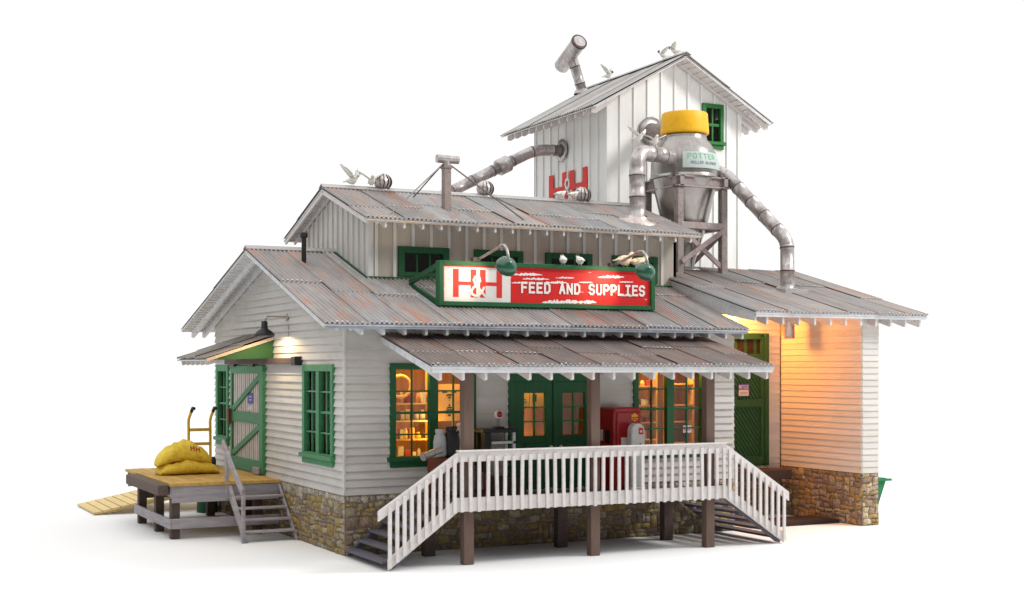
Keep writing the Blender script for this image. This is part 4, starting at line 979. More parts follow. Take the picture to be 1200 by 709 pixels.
g.add(vs, [(3 * i, 3 * i + 3, 3 * i + 4, 3 * i + 1) for i in range(nn)] + [(3 * i + 1, 3 * i + 4, 3 * i + 5, 3 * i + 2) for i in range(nn)], 'label', sm=True)
write(g, 'POTTER', lambda u, z, l: onb(-0.5 + u, 9.39 + z, 0.012 + l), 0.13, 0.11, 0.165, 0.02, 'ink_green')
write(g, 'ROLLER BLENDER', lambda u, z, l: onb(-0.4 + u, 9.25 + z, 0.008 + l), 0.06, 0.042, 0.064, 0.012, 'ink')
g.build('label_band', hopper, recalc=False)

stand = thing('hopper_stand', 'grey steel frame stand with cross braces carrying the hopper', 'stand', (11.17, 4.15, 6.3))
x0, x1, y0, y1 = 10.47, 11.87, 3.38, 4.92
zsr = lambda y: SEZ + SS * (y - SEY) if y < SRY else SRZ - SS * (y - SRY)
for x, y in ((x0, y0), (x1, y0), (x0, y1), (x1, y1)):
    g = G(); g.box(x - 0.095, x + 0.095, y - 0.095, y + 0.095, zsr(y) - 0.02, 8.62, 'steel'); g.box(x - 0.13, x + 0.13, y - 0.13, y + 0.13, zsr(y) - 0.01, zsr(y) + 0.05, 'steel'); g.build('leg', stand, bevel=0.012)
g = G()
for (p, q) in (((x0 - 0.16, y0), (x1 + 0.16, y0)), ((x0 - 0.16, y1), (x1 + 0.16, y1)), ((x0, y0 - 0.16), (x0, y1 + 0.16)), ((x1, y0 - 0.16), (x1, y1 + 0.16))):
    dz = 0.003 if p[0] == q[0] else 0.0; off = 0.0
    g.beam((p[0], p[1], 8.78 + dz), (q[0], q[1], 8.78 + dz), 0.12, 0.28, 'steel')
    for s_ in (-0.13, 0.13): g.beam((p[0], p[1], 8.78 + s_ + dz), (q[0], q[1], 8.78 + s_ + dz), 0.24, 0.035, 'steel', c=(1.25, 1.25, 1.25))
g.build('platform', stand)
g = G()
for (p, q) in (((x0, y0), (x1, y0)), ((x0, y1), (x1, y1)), ((x0, y0), (x0, y1)), ((x1, y0), (x1, y1))):
    dz = 0.003 if p[0] == q[0] else 0.0
    g.beam((p[0], p[1], 7.62 + dz), (q[0], q[1], 7.62 + dz), 0.21, 0.18, 'steel', c=(1.2, 1.2, 1.2))
g.build('tie_beam', stand, bevel=0.01)
for p, q in (((x0, y0 - 0.13, 6.65), (x1, y0 - 0.13, 7.55)), ((x0, y0 - 0.03, 7.55), (x1, y0 - 0.03, 6.5)), ((x1 + 0.02, y0, 7.5), (x1 + 0.02, y1, 6.7)), ((x0 - 0.02, y0, 7.5), (x0 - 0.02, y1, 6.7))):
    g = G(); g.beam(p, q, 0.06, 0.13, 'steel', c=(1.2, 1.15, 1.15)); g.build('brace', stand, bevel=0.008)

dl = thing('intake_duct', 'grey elbow duct running from the hopper down to the rusty clerestory roof', 'duct', (8.9, 2.91, 7.55))
P_ = bend([(HX - 0.72, HY - 0.5, 9.42), (8.9, 2.9, 9.42), (8.9, 2.91, 7.5)], 0.38, 6)
P_ = bend([(10.5, 3.75, 9.43), (10.2, 3.5, 9.43), (8.9, 2.95, 9.36), (8.9, 2.91, 7.5)], 0.38, 6)
g = G(); duct(g, P_, 0.2, 0.55, 0.62); du = g.build('pipe', dl)
g = G(); zc = CE + CS * (2.91 - CEY); g.lathe([(0.5, 0.0), (0.48, 0.04), (0.28, 0.07), (0.22, 0.16)], (8.9, 2.91, zc + 0.05), 'galv', 26, axis=Vector((0, -CS, 1)), c=(1.25, 1.15, 1.1)); g.build('flange', dl)

dr = thing('discharge_duct', 'grey sloping duct from the hopper down through the shed roof', 'duct', (12.53, 1.48, 4.6))
P_ = bend([(11.95, 3.85, 9.2), (12.1, 3.55, 9.05), (12.53, 1.5, 7.15), (12.53, 1.48, 4.62)], 0.25, 4)
g = G(); duct(g, P_, 0.18, 0.6, 0.35); du = g.build('pipe', dr)
g = G(); zs = zsr(1.48) + 0.05; g.box(12.17, 12.9, 1.1, 1.86, zs - 0.12, zs + 0.02, 'tin_pale'); g.lathe([(0.3, 0.02), (0.28, 0.05), (0.19, 0.1)], (12.53, 1.48, zs), 'galv', 22, axis=Vector((0, -SS, 1))); g.build('flange', dr)

dtw = thing('transfer_duct', 'short grey duct between the tower front and the yellow hopper cap', 'duct', (11.58, 6.5, 10.66))
g = G(); g.tube([(11.6, 6.46, 10.62), (11.3, 4.7, 10.35)], 0.24, 'steel', 22, c=(1.15, 1.15, 1.15)); g.build('pipe', dtw)
g = G(); flange(g, (11.6, 6.46, 10.62), (0, -1, 0), 0.42); g.build('flange', dtw)

# ---- turbine vents on the ridge
def turbine(x, y, z):
    t_ = thing('turbine_vent', 'round ribbed turbine vent on the roof ridge beside two perched doves', 'vent', (x, y, z), 'turbine vents along the ridge')
    g = G(); g.lathe([(0.16, -0.1), (0.15, 0.02), (0.13, 0.05)], (x, y, z), 'galv', 20); g.build('base', t_)
    g = G(); nb = 13; c = Vector((x, y, z + 0.22))
    for k in range(nb):
        t0 = 2 * math.pi * k / nb; pts = []
        for j in range(8):
            ph = -1.25 + 2.5 * j / 7; r = 0.235 * math.cos(ph); zz = 0.21 * math.sin(ph); tw = t0 + 0.2 * math.cos(ph)
            pts.append((c + Vector((r * math.cos(tw), r * math.sin(tw), zz)), c + Vector((r * 0.9 * math.cos(tw + 0.36), r * 0.9 * math.sin(tw + 0.36), zz))))
        g.add([p for q in pts for p in q], [(2 * j, 2 * j + 1, 2 * j + 3, 2 * j + 2) for j in range(7)], 'galv', (1.3, 1.25, 1.2), True)
    g.lathe([(0.0, 0.2), (0.06, 0.195), (0.08, 0.17)], c, 'galv', 16); g.lathe([(0.165, -0.15), (0.16, 0.0), (0.15, 0.14), (0.05, 0.17)], c, 'seam', 18)
    g.build('turbine_head', t_); return t_
tv = turbine(2.75, 4.87, CR + 0.04)
for x, lb in ((5.55, 'round ribbed turbine vent on the ridge just right of the square vent stack'), (8.42, 'round ribbed turbine vent on the ridge in front of the painted tower monogram')):
    dup(tv, (x, 4.87, CR + 0.04), lb)

vs_ = thing('vent_stack', 'square grey vent stack held by guy wires on the upper roof', 'vent', (3.65, 3.06, 7.55))
g = G(); g.box(3.56, 3.74, 2.97, 3.15, 7.5, 8.66, 'steel', (1.1, 1.05, 1.02)); g.box(3.54, 3.76, 2.95, 3.17, 8.6, 8.68, 'steel'); g.build('stack', vs_, bevel=0.01)
g = G(); g.tube([(3.40, 3.06, 8.83), (3.96, 3.06, 8.83)], 0.1, 'galv', 16); g.tube([(3.65, 3.06, 8.66), (3.65, 3.06, 8.8)], 0.09, 'galv', 14); g.build('tee_head', vs_)
for q in ((1.9, 2.24, 7.36), (3.25, 4.2, 8.0), (5.32, 2.2, 7.36)):
    g = G(); g.tube([(3.65 + (0.1 if q[0] > 4 else -0.1), 3.06, 8.7), q], 0.018, 'wire', 6); g.build('guy_wire', vs_)

sv = thing('stovepipe', 'thin black stovepipe rising from the main roof beside the clerestory', 'pipe', (0.35, 3.74, 6.28))
g = G(); g.tube([(0.35, 3.74, 6.2), (0.35, 3.74, 6.95)], 0.055, 'black', 14); g.build('pipe', sv)
g = G(); g.lathe([(0.075, 6.88), (0.09, 6.9), (0.09, 6.99), (0.06, 7.01), (0, 7.01)], (0.35, 3.74, 0), 'black', 14); g.build('cap', sv)

# ================================================================== loading dock
dock = thing('loading_dock', 'timber loading dock with tan plank deck against the gable wall', 'dock', (-1.3, 6.8, 0))
D0, D1, DX = 4.28, 9.35, -2.6
g = G(); k = 0
n_ = 15
for k in range(n_):
    xa = DX + (0 - DX) * k / n_; xb = DX + (0 - DX) * (k + 1) / n_
    g.box(xa, xb - 0.006, D0, D1, 1.2, 1.262 + 0.003 * (k % 3), 'deck', (1 + 0.05 * ((k * 7) % 3 - 1),) * 3)
g.build('deck', dock)
g = G(); g.box(DX + 0.05, -0.06, D0 + 0.04, D0 + 0.1, 0.82, 1.198, 'greywood'); g.box(DX + 0.03, DX + 0.1, D0 + 0.101, 8.2, 0.95, 1.198, 'greywood'); g.box(DX + 0.05, -0.06, D1 - 0.12, D1 - 0.06, 0.82, 1.198, 'greywood'); g.build('skirt_beam', dock, bevel=0.01)
for x, ys in ((DX + 0.14, (4.47, 6.05, 7.95)), (-0.5, (4.6, 8.9)), (-0.2, (6.4,))):
    for y in ys:
        g = G(); g.box(x - 0.1, x + 0.1, y - 0.1, y + 0.1, 0, 0.9, 'darkwood'); g.build('post', dock, bevel=0.012)
g = G(); g.box(DX - 0.02, DX + 0.035, D0 + 0.0, 8.15, 0.24, 0.47, 'greywood'); g.box(DX + 0.036, -0.06, D0 - 0.01, D0 + 0.035, 0.24, 0.47, 'greywood'); g.box(DX + 0.3, -0.06, D1 - 0.11, D1 - 0.07, 0.5, 0.72, 'darkwood'); g.build('tie_beam', dock, bevel=0.01)
g = G(); g.box(DX - 0.25, DX + 0.0, D0 + 0.12, 8.0, 0.99, 1.23, 'darkwood', (1.25, 1.2, 1.2)); g.build('bumper', dock, bevel=0.02)

ds = thing('dock_stairs', 'grey weathered wooden steps with one handrail beside the loading dock', 'stairs', (-0.65, 3.7, 0))
for x in (-1.27, -0.09):
    g = G(); w_ = 0.08 if x < -1 else 0.05; hh = 0.2 if x < -1 else 0.07
    g.prism([(x, 4.3, 1.19), (x, 4.3, 1.19 - hh * 1.4), (x, 3.06, 0.0), (x, 2.96, 0.0), (x, 2.96, 0.05)], (w_, 0, 0), 'greywood')
    g.build('stringer', ds, bevel=0.008)
for k in range(4):
    z = 0.24 + k * 0.235; y = 3.05 + k * 0.285
    g = G(); g.box(-1.19, -0.09, y, y + 0.28, z - 0.045, z, 'greywood'); g.build('tread', ds, bevel=0.008)
g = G(); g.box(-1.33, -1.255, 4.3, 4.4, 0.85, 2.06, 'greywood'); g.box(-1.33, -1.255, 2.93, 3.03, 0.0, 1.2, 'greywood'); g.beam((-1.35, 4.5, 2.15), (-1.35, 2.86, 1.15), 0.05, 0.17, 'greywood'); g.build('handrail', ds, bevel=0.008)

rp = thing('ramp', 'pale plank ramp rising from the ground behind the loading dock', 'ramp', (-0.4, 11.6, 0))
g = G(); n_ = 24; L_ = 5.6
for k in range(n_):
    xa = -3.2 + L_ * k / n_; xb = -3.2 + L_ * (k + 1) / n_ - 0.035; zz = lambda x: 0.07 + (x + 3.2) * 0.2
    g.add([(x, y, z + zz(x)) for x in (xa, xb) for y in (10.32, 12.95) for z in (-0.05, 0.0)], G.BF, 'ramp', (1 + 0.04 * ((k * 5) % 3 - 1),) * 3)
g.build('planks', rp)
for y in (10.36, 12.8):
    g = G(); g.add([(x, yy, z) for x, zz in ((-3.15, (0.0, 0.025)), (2.4, (0.9, 1.13))) for yy in (y, y + 0.1) for z in zz], G.BF, 'ramp', (0.9, 0.85, 0.8)); g.build('stringer', rp)
for x in (0.0, 2.2):
    g = G(); g.box(x, x + 0.12, 10.5, 10.62, 0, 0.45 + x * 0.2, 'ramp'); g.build('post', rp)

# feed sacks
def sack(name, label, cen, L_, Wd, Ht, seed, over, print_):
    """a full sack slumped on what lies below it (over: height of that at x), thick in the middle, pinched at the sewn ends"""
    rng = random.Random(seed); t_ = thing(name, label, 'sack', cen, 'yellow feed sacks on the dock')
    g = G(); nu, nv = 48, 30; c = Vector(cen); ph = [rng.uniform(0, 6) for _ in range(6)]
    def hw(s_):
        e = max(0.0, 1 - abs(s_) ** 3.4) ** 0.55
        return Wd / 2 * (0.62 + 0.38 * e), Ht / 2 * (0.2 + 0.8 * e) * (1 + 0.1 * math.sin(4 * s_ + ph[0]))
    def P3(s_, a_, out=0.0):
        wv, hv = hw(s_); ca, sa = math.cos(a_), math.sin(a_)
        y = (wv + out) * math.copysign(abs(ca) ** 0.75, ca); z = (hv + out) * math.copysign(abs(sa) ** 0.8, sa)
        wr = 0.02 * math.sin(9 * s_ + 5 * y + ph[1]) + 0.013 * math.sin(19 * s_ - 7 * y + ph[2]) + 0.012 * math.sin(22 * y + ph[3] + 5 * s_)
        x = L_ / 2 * s_
        return c + Vector((x + 0.02 * math.sin(12 * y + ph[4]), y + 0.04 * math.sin(3 * s_ + ph[5]), max(0.003 - c.z + 1.268, over(c.x + x) + hv + z + wr * max(0.0, sa + 0.2))))
    vs = [P3(-1 + 2 * i / nu, 2 * math.pi * j / nv) for i in range(nu + 1) for j in range(nv)]
    fs = [(i * nv + j, i * nv + (j + 1) % nv, (i + 1) * nv + (j + 1) % nv, (i + 1) * nv + j) for i in range(nu) for j in range(nv)] + [list(range(nv))[::-1], [nu * nv + j for j in range(nv)]]
    g.add(vs, fs, 'sack', sm=True); b = g.build('bag', t_)
    if print_:
        g = G(); write(g, 'HH', lambda u, z, l: P3((0.12 + u) / (L_ / 2), math.pi - 0.1 - z * 4.0, 0.02 + l), 0.1, 0.085, 0.13, 0.026, 'print_red'); g.build('print', b, recalc=False)
    return hw
hl = sack('feed_sack', 'slumped yellow feed sack lying flat on the dock under another sack', (-1.58, 6.95, 1.268), 1.46, 0.8, 0.34, 3, lambda x: 0.0, False)
def over_low(x):
    s_ = (x + 1.58) / 0.73
    return 0.31 - 0.1 * s_ * s_
sack('feed_sack', 'plump yellow feed sack with red print, topmost of the pile', (-1.7, 6.95, 1.268), 1.28, 0.74, 0.46, 8, over_low, True)

ht = thing('hand_truck', 'yellow upright hand truck standing behind the sacks on the dock', 'hand truck', (-0.74, 9.05, 1.265))
g = G()
for x in (-1.03, -0.46):
    g.tube(bend([(x, 9.05, 1.32), (x, 9.07, 2.3), (x, 9.1, 2.52), (x + 0.06, 8.98, 2.75)], 0.12, 4), 0.037, 'truck_yellow', 10)
fr_ = g.build('frame', ht)
for z in (1.5, 1.88, 2.25):
    g = G(); g.box(-1.0, -0.49, 9.03, 9.08, z - 0.04, z + 0.04, 'truck_yellow'); g.build('crossbar', fr_)
for x in (-1.03, -0.46):
    g = G(); q = Vector((x + 0.05, 8.99, 2.72)); g.tube([q, q + Vector((0.03, -0.05, 0.1)), q + Vector((0.05, -0.12, 0.09))], 0.044, 'black', 10); g.build('grip', ht)
for x in (-1.11, -0.36):
    g = G(); g.lathe([(0.0, -0.045), (0.1, -0.045), (0.13, -0.03), (0.13, 0.03), (0.1, 0.045), (0, 0.045)], (x, 9.12, 1.4), 'rubber', 20, axis=(1, 0, 0)); g.build('wheel', ht)
g = G(); g.box(-1.0, -0.49, 8.75, 9.03, 1.27, 1.295, 'steel'); g.build('toe_plate', ht)

tag_o = thing('oil_drum', 'green drum standing in the shade behind the dock posts', 'drum', (-0.35, 9.8, 0))
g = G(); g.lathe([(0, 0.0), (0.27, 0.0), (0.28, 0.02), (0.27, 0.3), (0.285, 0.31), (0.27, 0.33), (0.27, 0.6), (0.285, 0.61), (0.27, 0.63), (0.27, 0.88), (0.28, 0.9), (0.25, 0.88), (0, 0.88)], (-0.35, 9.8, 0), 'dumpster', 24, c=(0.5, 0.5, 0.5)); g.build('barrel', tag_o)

# ================================================================== porch furniture
sm = thing('soda_machine', 'red vending cooler with yellow emblem standing on the porch', 'vending machine', (6.3, -0.4, DZ))
g = G()
def rbox(g, x0, x1, y0, y1, z0, z1, r, m):
    pts = []
    for cx_, cz_, a0 in ((x1 - r, z1 - r, 0), (x0 + r, z1 - r, 90)):
        for k in range(6):
            a_ = math.radians(a0 + 18 * k); pts.append((cx_ + r * math.cos(a_), y0, cz_ + r * math.sin(a_)))
    pts += [(x0, y0, z0), (x1, y0, z0)]
    g.prism(pts, (0, y1 - y0, 0), m)
rbox(g, 5.97, 6.68, -0.78, -0.08, DZ, 3.0, 0.12, 'soda'); g.build('cabinet', sm, bevel=0.03)
g = G(); g.box(6.03, 6.62, -0.83, -0.781, DZ + 0.08, 2.9, 'soda'); dd_ = g.build('door', sm, bevel=0.03)
g = G(); vs = [(6.47 + 0.1 * math.cos(i * 0.5236) * (1 if i % 2 else 0.8), -0.835, 2.78 + 0.1 * math.sin(i * 0.5236) * (1 if i % 2 else 0.8)) for i in range(12)]; g.prism(vs, (0, -0.006, 0), 'emblem'); g.box(6.4, 6.56, -0.846, -0.842, 2.76, 2.785, 'soda'); g.box(6.42, 6.52, -0.846, -0.842, 2.72, 2.74, 'soda'); g.build('emblem', dd_)
g = G(); g.box(6.12, 6.27, -0.842, -0.831, 2.13, 2.34, 'enamel'); g.box(6.29, 6.33, -0.85, -0.83, 2.1, 2.3, 'black'); g.build('coin_panel', dd_)
g = G(); g.box(5.955, 5.97, -0.6, -0.42, 2.2, 2.5, 'black'); g.box(5.95, 5.969, -0.3, -0.22, 2.25, 2.5, 'enamel'); g.build('side_plate', sm)

pump = thing('air_pump', 'white round-topped pump with a red badge in front of the red vending cooler', 'pump', (6.35, -1.1, DZ))
g = G(); rbox(g, 6.18, 6.52, -1.18, -0.98, DZ + 0.1, 2.66, 0.165, 'enamel'); g.box(6.15, 6.55, -1.2, -0.96, DZ, DZ + 0.1, 'enamel'); g.build('case', pump, bevel=0.02)
g = G(); g.box(6.36, 6.47, -1.192, -1.181, 2.42, 2.56, 'red_letter'); g.box(6.385, 6.44, -1.196, -1.192, 2.46, 2.51, 'sign_white'); g.build('badge', pump)
g = G(); g.lathe([(0.0, 0.02), (0.022, 0.015), (0.025, 0.0)], (6.4, -1.18, 2.2), 'black', 10, axis=(0, -1, 0)); g.box(6.28, 6.36, -1.19, -1.179, 2.2, 2.23, 'trimgrey'); g.build('dial', pump)

wb = thing('work_bench', 'dark topped bench with a pale shelf against the porch wall by the green doors', 'bench', (3.2, -0.35, DZ))
g = G(); g.box(2.85, 3.68, -0.62, -0.08, 2.5, 2.57, 'black'); g.build('bench_top', wb, bevel=0.008)
g = G(); g.box(2.9, 3.06, -0.58, -0.4, DZ + 0.5, 2.5, 'black'); g.box(3.58, 3.64, -0.58, -0.52, DZ, 2.5, 'enamel'); g.box(2.92, 3.0, -0.2, -0.1, DZ, 2.5, 'black'); g.box(3.58, 3.64, -0.2, -0.14, DZ, 2.5, 'enamel'); g.box(2.94, 3.04, -0.56, -0.44, DZ, DZ + 0.5, 'leather'); g.build('leg', wb)
g = G(); g.box(3.07, 3.64, -0.58, -0.12, 2.26, 2.31, 'enamel'); g.build('shelf', wb)
sc = thing('dial_scale', 'small scale with a round red dial standing on the dark bench', 'scale', (3.32, -0.4, 2.57))
g = G(); g.box(3.22, 3.42, -0.48, -0.32, 2.571, 2.62, 'black'); g.box(3.29, 3.35, -0.42, -0.38, 2.62, 2.8, 'wire'); g.build('base', sc)
g = G(); g.lathe([(0, 0.03), (0.085, 0.03), (0.09, 0.0), (0.09, -0.05), (0, -0.05)], (3.32, -0.42, 2.88), 'enamel', 24, axis=(0, -1, 0)); g.lathe([(0, 0.036), (0.066, 0.036), (0.066, 0.03)], (3.32, -0.42, 2.88), 'soda', 24, axis=(0, -1, 0)); g.build('dial', sc)
ft = tag(None, '', '') if False else None
cr = thing('crate_stand', 'low red-brown wooden stand under the white and black tool heads', 'stand', (2.05, -0.7, DZ))
g = G(); g.box(1.68, 2.5, -0.95, -0.35, DZ + 0.55, DZ + 0.85, 'leather', (0.8, 0.7, 0.7)); g.build('tray', cr, bevel=0.01)
for x, y in ((1.74, -0.9), (2.44, -0.9), (1.74, -0.42), (2.44, -0.42)):
    g = G(); g.box(x - 0.05, x + 0.05, y - 0.05, y + 0.05, DZ, DZ + 0.55, 'leather', (0.6, 0.55, 0.55)); g.build('leg', cr)
def bundle(name, label, x, y, z, r, h, m, extra=None):
    t_ = thing(name, label, 'milk can', (x, y, z))
    g = G(); g.lathe([(0, 0.0), (r * 0.8, 0.0), (r, 0.06), (r * 1.02, h * 0.55), (r * 0.85, h * 0.75), (r * 0.6, h * 0.85)], (x, y, z), m, 22); g.build('can_body', t_)
    g = G(); g.lathe([(r * 0.62, h * 0.85), (r * 0.75, h * 0.93), (r * 0.7, h), (0, h * 1.02)], (x, y, z), m, 22); g.build('lid', t_)
    g = G(); g.tube([(x + r * 0.9, y, z + h * 0.6), (x + r * 1.25, y, z + h * 0.7), (x + r * 0.8, y, z + h * 0.85)], 0.02, m, 8); g.build('handle', t_)
bundle('milk_can', 'pale grey milk can at the left end of the red-brown stand', 1.82, -0.7, DZ + 0.852, 0.14, 0.58, 'can_grey')
bundle('milk_can', 'black milk can between the two pale ones on the stand', 2.07, -0.72, DZ + 0.852, 0.17, 0.64, 'black')
bundle('milk_can', 'white milk can beside the brown porch post', 2.33, -0.66, DZ + 0.852, 0.14, 0.7, 'enamel')
tb = thing('grey_tube', 'grey metal tube poking out to the left of the pale milk can', 'tube', (1.55, -0.8, 2.1))
g = G(); g.tube([(1.33, -0.95, 2.06), (1.75, -0.9, 2.19)], 0.075, 'galv', 14); g.build('pipe', tb)
g = G(); g.tube([(1.325, -0.952, 2.058), (1.36, -0.94, 2.07)], 0.09, 'steel', 14); g.build('rim', tb)
tr_ = thing('crate', 'dark low crate on the porch floor behind the balusters', 'crate', (3.3, -0.8, DZ))
g = G(); g.box(2.95, 3.68, -1.0, -0.66, DZ, DZ + 0.07, 'rubber'); 
for (a, b, c, d) in ((2.95, 3.68, -1.0, -0.96), (2.95, 3.68, -0.7, -0.66), (2.95, 2.99, -0.96, -0.7), (3.64, 3.68, -0.96, -0.7)): g.box(a, b, c, d, DZ + 0.071, DZ + 0.42, 'rubber')
g.build('box', tr_, bevel=0.008)
wn = G(); FRONT.box(wn, 8.32, 8.55, 2.36, 2.53, -0.004, 0.004, 'notice_paper'); write(wn, 'SALE', lambda u, z, l: FRONT.p(8.345 + u, 2.42 + z, 0.0052 + l), 0.06, 0.035, 0.047, 0.012, 'red_letter')

# shelves and goods behind the glass
def shelf_unit(x0, x1, y, zs, label, depth=0.3):
    t_ = thing('shelf_unit', label, 'shelf', ((x0 + x1) / 2, y, 1.2))
    g = G()
    for x in (x0, x1 - 0.04): g.box(x, x + 0.04, y - depth, y, 1.2, 3.95, 'shelfwood')
    g.build('upright', t_)
    for z in zs:
        g = G(); g.box(x0 + 0.041, x1 - 0.041, y - depth, y, z - 0.03, z, 'shelfwood'); g.build('shelf', t_)
GC = [s2l(240, 200, 120), s2l(190, 70, 40), s2l(220, 150, 60), s2l(240, 230, 200), s2l(120, 60, 30), s2l(90, 90, 60), s2l(200, 180, 130), s2l(160, 40, 30)]
rng = random.Random(99)
def stock(x0, x1, y, zs, label, group, maxh):
    for z in zs:
        x = x0 + 0.06
        while x < x1 - 0.14:
            w_ = rng.uniform(0.07, 0.13); h = rng.uniform(0.45, 1.0) * maxh; c = rng.choice(GC); g = G()
            if rng.random() < 0.5:
                g.box(x, x + w_, y - 0.2, y - 0.06, z + 0.001, z + h, 'goods', c); nm = 'box'
            else:
                g.lathe([(0, 0), (w_ / 2, 0), (w_ / 2, h * 0.75), (w_ * 0.3, h * 0.85), (w_ * 0.3, h), (0, h)], (x + w_ / 2, y - 0.13, z + 0.001), 'goods', 10, c); nm = 'jar'
            tag(g.build(nm, origin=(x + w_ / 2, y - 0.13, z)), label[nm], nm, group[nm]); x += w_ + rng.uniform(0.015, 0.06)
zsA = (1.95, 2.35, 2.75, 3.12)
shelf_unit(0.95, 2.15, 0.75, zsA, 'tall pale wooden shelf of goods behind the left half of the left porch window')
stock(0.97, 2.12, 0.75, zsA[:4], {'box': 'small carton on a lit shelf behind the left porch window', 'jar': 'small jar on a lit shelf behind the left porch window'}, {'box': 'cartons behind the left porch window', 'jar': 'jars behind the left porch window'}, 0.26)
zsB = (1.7, 2.2, 2.6, 3.0, 3.45)
shelf_unit(7.15, 8.0, 0.9, zsB, 'wooden ladder shelf behind the left half of the right porch window')
shelf_unit(8.35, 9.05, 0.9, (1.7, 2.1, 2.6, 3.0, 3.5), 'narrow wooden shelf behind the right half of the right porch window')
stock(7.2, 7.95, 0.9, zsB, {'box': 'small carton on a shelf behind the right porch window', 'jar': 'small jar on a shelf behind the right porch window'}, {'box': 'cartons behind the right porch window', 'jar': 'jars behind the right porch window'}, 0.2)
hc = thing('horse_collar', 'oval tan horse collar hanging inside the left porch window', 'collar', (1.45, 0.4, 3.5))
g = G(); g.tube([(1.42 + 0.24 * math.sin(a_ * 0.3142), 0.5, 3.48 + 0.23 * math.cos(a_ * 0.3142)) for a_ in range(21)], 0.035, 'shelfwood', 10, cap=False); g.build('ring', hc)
wp = thing('wall_poster', 'pale hanging card with a dark plant drawing inside the left porch window', 'poster', (2.55, 0.35, 3.1))
g = G(); g.box(2.32, 2.82, 0.5, 0.515, 2.72, 3.52, 'shelfwood', (1.05, 1.0, 1.05)); g.build('card', wp)
g = G()
for k in range(9): 
    z = 2.82 + k * 0.055; w_ = 0.05 + 0.05 * math.sin(k * 0.9); g.add([(2.57 - w_, 0.498, z), (2.57 + w_, 0.498, z + 0.01), (2.57 + w_ * 0.6, 0.498, z + 0.05), (2.57 - w_ * 0.5, 0.498, z + 0.045)], [(0, 1, 2, 3)], 'ink', (0.2, 0.25, 0.1))
g.box(2.4, 2.52, 0.495, 0.499, 3.33, 3.37, 'ink', (0.3, 0.3, 0.2)); g.box(2.62, 2.74, 0.495, 0.499, 3.33, 3.37, 'ink', (0.3, 0.3, 0.2)); g.build('drawing', wp)
yb = thing('wall_banner', 'bright yellow banner hanging inside behind the left green door', 'banner', (4.25, 0.5, 3.2))
g = G(); g.box(4.05, 4.42, 0.3, 0.312, 2.98, 3.4, 'yellow'); g.box(4.46, 4.8, 0.32, 0.332, 2.98, 3.4, 'yellow'); g.box(4.2, 4.36, 0.296, 0.2995, 3.1, 3.12, 'black'); g.box(4.2, 4.34, 0.296, 0.2995, 3.16, 3.18, 'black'); g.box(4.52, 4.62, 0.316, 0.3195, 3.12, 3.28, 'black'); g.build('cloth', yb)
wnote = wn.build('window_notice', origin=(8.43, 0.0, 2.45), recalc=False); tag(wnote, 'small pale notice with red lettering in the lower right porch window', 'notice')

# ================================================================== birds
def bird(x, y, z, head, label, wings=0.0, size=1.0, m='feather', dark=True):
    """one continuous lofted body from tail to beak, wings lofted from the shoulders"""
    t_ = thing('bird', label, 'bird', (x, y, z), 'birds perched about the roofs')
    R = Matrix.Rotation(head, 3, 'Z'); c = Vector((x, y, z)); g = G(); k_ = size
    ring = [(-0.24, 0.09, 0.03, 0.01), (-0.17, 0.1, 0.035, 0.015), (-0.1, 0.105, 0.055, 0.055), (-0.02, 0.1, 0.075, 0.08), (0.06, 0.11, 0.07, 0.075), (0.11, 0.15, 0.045, 0.05), (0.135, 0.19, 0.04, 0.042), (0.165, 0.205, 0.035, 0.036), (0.19, 0.2, 0.014, 0.014), (0.22, 0.192, 0.003, 0.003)]
    n_ = 10; vs = [c + R @ Vector((px_ * k_, wy * k_ * math.cos(2 * math.pi * j / n_), (pz + wz * math.sin(2 * math.pi * j / n_)) * k_)) for px_, pz, wy, wz in ring for j in range(n_)]
    fs = [(i * n_ + j, i * n_ + (j + 1) % n_, (i + 1) * n_ + (j + 1) % n_, (i + 1) * n_ + j) for i in range(len(ring) - 1) for j in range(n_)] + [list(range(n_))[::-1]]
    g.add(vs, fs, m, sm=True)
    for s_ in (-1, 1):
        if wings:
            pts = [(0.05, 0.05, 0.14, 0.06), (0.03, 0.14, 0.14 + 0.1 * wings, 0.085), (-0.02, 0.24, 0.14 + 0.2 * wings, 0.07), (-0.07, 0.33, 0.14 + 0.28 * wings, 0.02)]
        else:
            pts = [(0.05, 0.06, 0.12, 0.04), (-0.03, 0.078, 0.115, 0.06), (-0.12, 0.06, 0.1, 0.035), (-0.2, 0.03, 0.095, 0.01)]
        w = []
        for px_, py_, pz_, hw in pts:
            for dx_, dz_ in ((hw, 0.0), (0, 0.012), (-hw, 0.0), (0, -0.012)): w.append(c + R @ (Vector((px_ + dx_ * (1 if wings else 0.4), s_ * py_, pz_ + dz_ + (0 if wings else dx_ * 0.5))) * k_))
        g.add(w, [(i * 4 + j, i * 4 + (j + 1) % 4, (i + 1) * 4 + (j + 1) % 4, (i + 1) * 4 + j) for i in range(3) for j in range(4)] + [(0, 1, 2, 3), (12, 15, 14, 13)], m, sm=True)
        g.tube([c + R @ (Vector((0.01, s_ * 0.03, 0.05)) * k_), c + R @ (Vector((0.02, s_ * 0.03, -0.02)) * k_)], 0.007 * k_, m, 6)
    b = g.build('body', t_)
    if dark:
        g = G(); g.lathe([(0, 0.046), (0.03, 0.034), (0.044, 0.0), (0.03, -0.03), (0, -0.04)], c + R @ (Vector((0.15, 0, 0.2)) * k_), 'bird_head', 10); g.build('head_feathers', b)
    return t_
zr_ = CR + 0.1
bird(1.95, 4.87, zr_ + 0.03, -1.0, 'grey-headed dove with raised wings alone near the left end of the upper ridge', 1.0, 1.15)
bird(2.42, 4.80, zr_ + 0.03, -1.7, 'white dove with spread wings in front of the leftmost turbine vent', 0.7, 1.15, dark=False)
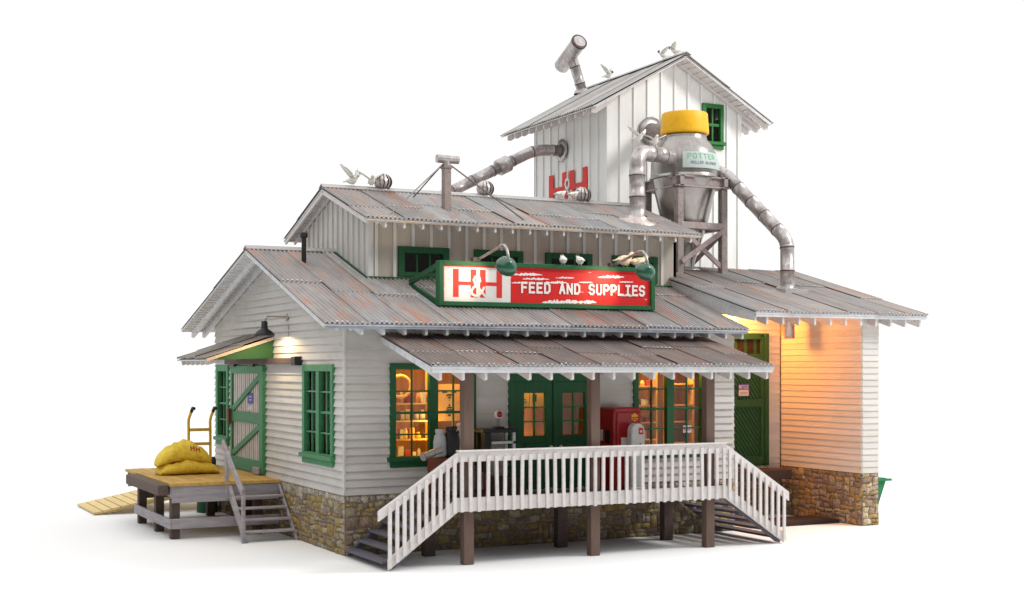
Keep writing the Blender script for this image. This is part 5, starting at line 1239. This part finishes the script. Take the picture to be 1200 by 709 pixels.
bird(7.72, 4.8, zr_ + 0.03, 0.2, 'plump white dove on the ridge below the left H of the tower monogram', 0.0, 1.05)
bird(8.08, 4.75, zr_ + 0.03, 0.3, 'white dove on the ridge touching the vent below the tower monogram', 0.0, 1.05)
bird(12.4, 10.2, TRZ + 0.13, -1.1, 'white dove with raised wings halfway along the tower ridge', 1.0, 1.0)
bird(12.4, 7.05, TRZ + 0.13, 2.9, 'dark-headed dove second from the peak of the tower ridge', 0.6, 1.0)
bird(12.4, 6.45, TRZ + 0.13, 2.4, 'dark-headed dove nearest the peak of the tower ridge', 0.6, 1.0)
bird(8.95, 2.95, 9.62, -1.3, 'white dove spreading its wings on the elbow of the intake duct', 0.8, 1.0, dark=False)
bird(9.65, 3.26, 9.64, -1.8, 'white dove sitting on the duct close to the hopper', 0.5, 1.0, dark=False)
bird(5.36, 0.43, 6.2, 1.2, 'round white dove on the sign top, left of a matching pair', 0.0, 1.1)
bird(5.8, 0.43, 6.2, 1.4, 'round white dove on the sign top, right of a matching pair', 0.0, 1.1)
bird(7.02, 0.48, 6.2, 0.3, 'cream hen with brown back beside the right-hand sign lamp', 0.0, 1.6, 'feather_cream', dark=False)
bird(7.38, 0.45, 6.2, 0.0, 'cream and brown hen with pale head at the right end of the sign', 0.0, 1.35, 'feather_cream', dark=False)

# ================================================================== far right, ground pieces
bn = thing('dumpster', 'green metal skip half hidden behind the right stone corner', 'dumpster', (14.7, 1.6, 0))
g = G(); vs = [(13.95, 1.1, 0.12), (15.16, 1.1, 0.12), (15.16, 2.1, 0.12), (13.95, 2.1, 0.12), (13.85, 1.0, 0.98), (15.42, 1.0, 0.98), (15.42, 2.3, 0.98), (13.85, 2.3, 0.98)]
g.add(vs, [(3, 2, 1, 0), (0, 1, 5, 4), (1, 2, 6, 5), (2, 3, 7, 6), (3, 0, 4, 7), (4, 5, 6, 7)], 'dumpster'); g.box(14.1, 15.1, 1.2, 2.0, 0.0, 0.119, 'dumpster'); g.build('bin', bn, bevel=0.01)
g = G(); g.box(13.8, 15.54, 0.95, 1.02, 0.9, 0.96, 'dumpster'); g.box(13.8, 15.5, 2.28, 2.35, 0.9, 0.96, 'dumpster'); g.build('rim', bn)
sp_ = G(); sp_.box(10.4, 13.05, 0.1, 1.2, 0.004, 0.09, 'rubber'); sp_.box(10.45, 13.0, 0.15, 1.15, 0.09, 0.1, 'darkwood', (0.5, 0.5, 0.5))
tag(sp_.build('scale_plate', origin=(11.7, 0.65, 0), bevel=0.01), 'dark flat truck scale plate on the floor of the passage', 'plate')
